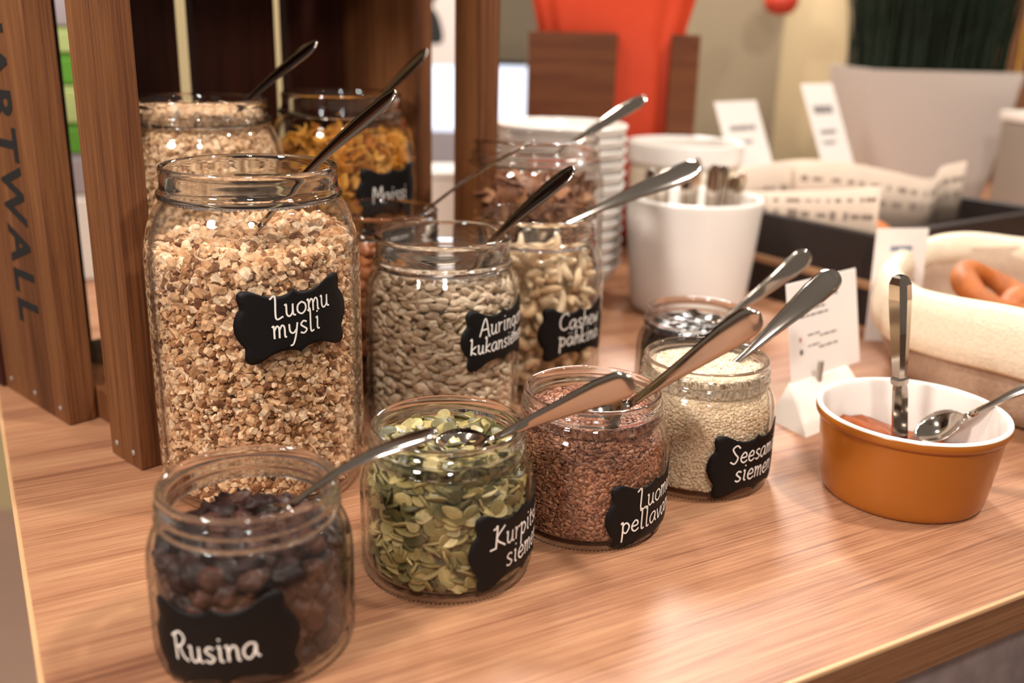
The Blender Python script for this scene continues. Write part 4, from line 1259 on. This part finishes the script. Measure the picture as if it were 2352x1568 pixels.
def loaf(name, label, loc, size, rz, m, cat='bread', seed=1):
    v, f = lumpy(3, seed, .05, 1.5)
    v = v * np.array(size)[None]
    v[:, 2] = np.where(v[:, 2] < 0, v[:, 2] * .55, v[:, 2])
    v[:, 2] -= v[:, 2].min()
    o = link(name, mesh_of(name, v, f, m)); o.location = loc; o.rotation_euler = (0, 0, rz)
    return tag(o, label, cat)
p = T2(.085, .085)
loaf('bread_loaf', 'golden loaf lying in the black bread box', (p[0], p[1], .0625), (.062, .040, .030), TR + 1.2, M['crust'], seed=2)

# ------------------------------------------------------------------ linen bread bag with folded cuff
BB = (.585, .925, 0)
bag = thing('bread_bag', 'round linen bread bag with a cream folded cuff, at the right edge', 'bag', BB)
def cloth_ring(name, rings, m, par, seed, amp, nseg=140):
    r = np.random.default_rng(seed)
    ph = r.uniform(0, 6.3, 6)
    v, f = [], []
    for (R, z, k) in rings:
        for j in range(nseg):
            a = 2 * math.pi * j / nseg
            w = amp * k * (math.sin(a * 5 + ph[0]) * .5 + math.sin(a * 9 + ph[1]) * .35 + math.sin(a * 17 + ph[2]) * .2)
            wz = amp * k * .8 * (math.sin(a * 3 + ph[3]) + .6 * math.sin(a * 7 + ph[4]))
            v.append(((R * .97 + w) * math.cos(a), (R * .97 + w) * math.sin(a), z * 1.08 + wz))
    for i in range(len(rings) - 1):
        for j in range(nseg):
            f.append((i * nseg + j, i * nseg + (j + 1) % nseg, (i + 1) * nseg + (j + 1) % nseg, (i + 1) * nseg + j))
    return v, f, nseg
v, f, ns = cloth_ring('x', [(.190, 0, 0), (.205, .004, .2), (.214, .020, .5), (.218, .050, .6), (.216, .080, .6), (.205, .088, .5), (.200, .06, .4), (.195, .02, .3), (.18, .012, 0)], M['linen_shaded'], bag, 2, .004)
f.append(tuple(range(ns - 1, -1, -1))); f.append(tuple(range(8 * ns, 9 * ns)))
link('body', recalc(mesh_of('body', v, f, M['linen_shaded'])), bag)
v, f, ns = cloth_ring('x', [(.224, .043, .9), (.2275, .046, 1), (.2290, .060, 1), (.2270, .078, 1), (.2230, .091, 1), (.2150, .0965, 1), (.2065, .0935, .9), (.2020, .080, .6), (.2030, .064, .5), (.2050, .064, .5), (.2075, .0800, .6), (.2100, .0895, .8), (.2150, .0915, .9), (.2195, .0870, .9), (.2235, .0760, .9), (.2250, .060, .9), (.2235, .047, .9)], M['linen'], bag, 5, .0045)
n_ = 17
for j in range(ns): f.append(((n_ - 1) * ns + j, (n_ - 1) * ns + (j + 1) % ns, (j + 1) % ns, j))
link('cuff', recalc(mesh_of('cuff', v, f, M['linen'])), bag)

def bread_ring(loc, R, r, rot, label, seed):
    rn = np.random.default_rng(seed)
    nu, nv = 36, 12
    v, f = [], []
    for i in range(nu):
        a = 2 * math.pi * i / nu
        rr = r * (1 + .12 * math.sin(2 * a + seed) + .05 * math.sin(5 * a))
        for j in range(nv):
            b = 2 * math.pi * j / nv
            v.append(((R + rr * math.cos(b)) * math.cos(a), (R + rr * math.cos(b)) * math.sin(a), rr * math.sin(b)))
    for i in range(nu):
        for j in range(nv):
            f.append((i * nv + j, ((i + 1) % nu) * nv + j, ((i + 1) % nu) * nv + (j + 1) % nv, i * nv + (j + 1) % nv))
    o = link('bread_ring', mesh_of('bread_ring', v, f, M['crust'])); o.location = loc; o.rotation_euler = rot
    return tag(o, label, 'bread')
bread_ring((.480, .955, .080), .034, .0118, (.45, .15, .5), 'glazed brown bread ring standing highest in the linen bag', 3)
bread_ring((.515, .925, .060), .030, .015, (.5, -.2, .2), 'golden bread ring just inside the cuff of the linen bag', 5)
bread_ring((.585, .960, .070), .032, .015, (.4, .3, 1.2), 'bread ring deepest towards the right edge in the linen bag', 7)
for i, (x, y) in enumerate(((.52, 1.03), (.60, .86), (.66, .99), (.45, .93), (.56, 1.0))):
    loaf('bread_roll', ['plain roll under the highest bread ring in the linen bag', 'plain roll at the near side of the linen bag', 'plain roll at the far right of the linen bag', 'plain roll against the left cuff of the linen bag', 'plain roll in the middle of the linen bag'][i], (x, y, .014), (.040, .034, .030), i * 1.3, M['crust'], seed=10 + i)

# ------------------------------------------------------------------ things farther back
ws = thing('white_carton', 'white carton on the counter behind the crate slats', 'box', (-.150, 1.45, 0), math.radians(5))
link('body', box_mesh('body', (0, 0, 0), (.080, .10, .108), M['plastic'], .003, 2), ws)
link('lid', box_mesh('lid', (-.002, -.002, .1082), (.082, .102, .118), M['white'], .002, 2), ws)

sc = thing('display_screen', 'glowing bluish white screen across the room beyond the crate', 'screen', (-.30, 2.60, -.02))
link('frame', box_mesh('frame', (-.020, .012, -.05), (.36, .030, .262), M['black'], .002, 1), sc)
link('panel', box_mesh('panel', (0, 0, .085), (.345, .0115, .250), M['screen'], .001, 1), sc)
link('lower_panel', box_mesh('lower_panel', (0, 0, .000), (.345, .0115, .083), M['lilac'], .001, 1), sc)
link('base', box_mesh('base', (.02, -.02, FLOOR_Z + .02), (.32, .05, -.052), M['black'], .004, 1), sc)

bt = thing('bottle', 'dark bottle in front of the glowing screen', 'bottle', (-.070, 2.30, FLOOR_Z))
# it stands on a narrow side shelf beyond the counter
link('body', recalc(lathe('body', smooth_prof([(0, .802), (.028, .802), (.030, .806), (.030, 1.00), (.026, 1.03), (.013, 1.075), (.011, 1.10), (.012, 1.112), (0, 1.113)], 3), M['black'], 32)), bt)
sh = thing('side_shelf', 'grey shelf unit standing across the aisle', 'shelf', (-.36, 2.25, FLOOR_Z))
link('top', box_mesh('top', (0, 0, .780), (.60, .20, .801), M['steelbox'], .002, 1), sh)
for x in (.01, .57):
    link('leg', box_mesh('leg', (x, .02, 0), (x + .02, .18, .7798), M['black']), sh)

po = thing('wall_poster', 'white poster with black leaf shapes high behind the crate', 'poster', (-.46, 2.28, .27))
link('sheet', box_mesh('sheet', (.12, 0, -.03), (.36, .006, .40), M['paper'], .001, 1), po)
def leafshape(cx, cz, a, b, rot):
    v = [(cx, -.0012, cz)]; n = 28
    for i in range(n):
        u = 2 * math.pi * i / n
        x, z = a * math.cos(u), b * math.sin(u) * (1 - .45 * math.cos(u))
        v.append((cx + x * math.cos(rot) - z * math.sin(rot), -.0012, cz + x * math.sin(rot) + z * math.cos(rot)))
    v2 = [(p[0], .0002, p[2]) for p in v]
    k = len(v)
    f = [(0, 1 + (i + 1) % n, 1 + i) for i in range(n)]
    f += [(1 + i, 1 + (i + 1) % n, k + 1 + (i + 1) % n, k + 1 + i) for i in range(n)]
    return link('leaf_print', recalc(mesh_of('leaf_print', v + v2, f, M['black'], False)), po)
leafshape(.255, .050, .046, .036, -.75); leafshape(.252, .122, .040, .028, .7); leafshape(.330, .170, .036, .024, -.6); leafshape(.20, .080, .03, .02, .5)

rl = thing('pendant_shade', 'small red shade hanging in front of the cream wall', 'lamp', (.562, 2.25, .362))
link('shade', recalc(lathe('shade', smooth_prof([(0, .0), (.022, .004), (.036, .022), (.034, .045), (.020, .066), (.008, .074), (0, .076)], 3), M['red'], 32)), rl)
link('cord', recalc(lathe('cord', [(0, .075), (.0015, .0755), (.0015, 1.5), (0, 1.5005)], M['black'], 8)), rl)

cols = ['lilac', 'lime', 'green', 'lime', 'green', 'lilac', 'plastic']
hts = [.085, .030, .036, .046, .036, .050, .110]
z = 0.0
names = ['white carton at the bottom of the pile seen between the crate slats', 'lilac grey carton low in the pile seen between the crate slats', 'green carton low in the pile between the crate slats', 'lime carton midway up the pile between the crate slats', 'green carton above the middle of the pile between the crate slats', 'lime carton near the top of the pile between the crate slats', 'lilac grey carton at the top of the pile between the crate slats']
for i in range(7):
    ci = 6 - i
    c = thing('carton', names[i], 'box', (-.560, 1.255, z), math.radians(20), 'pile of cartons')
    link('body', box_mesh('body', (-.05, -.03, 0), (.05, .03, hts[ci] - .006), M[cols[ci]], .002, 1), c)
    link('flap', box_mesh('flap', (-.046, -.027, hts[ci] - .0058), (.046, .027, hts[ci]), M[cols[ci]], .001, 1), c)
    z += hts[ci] + .0005
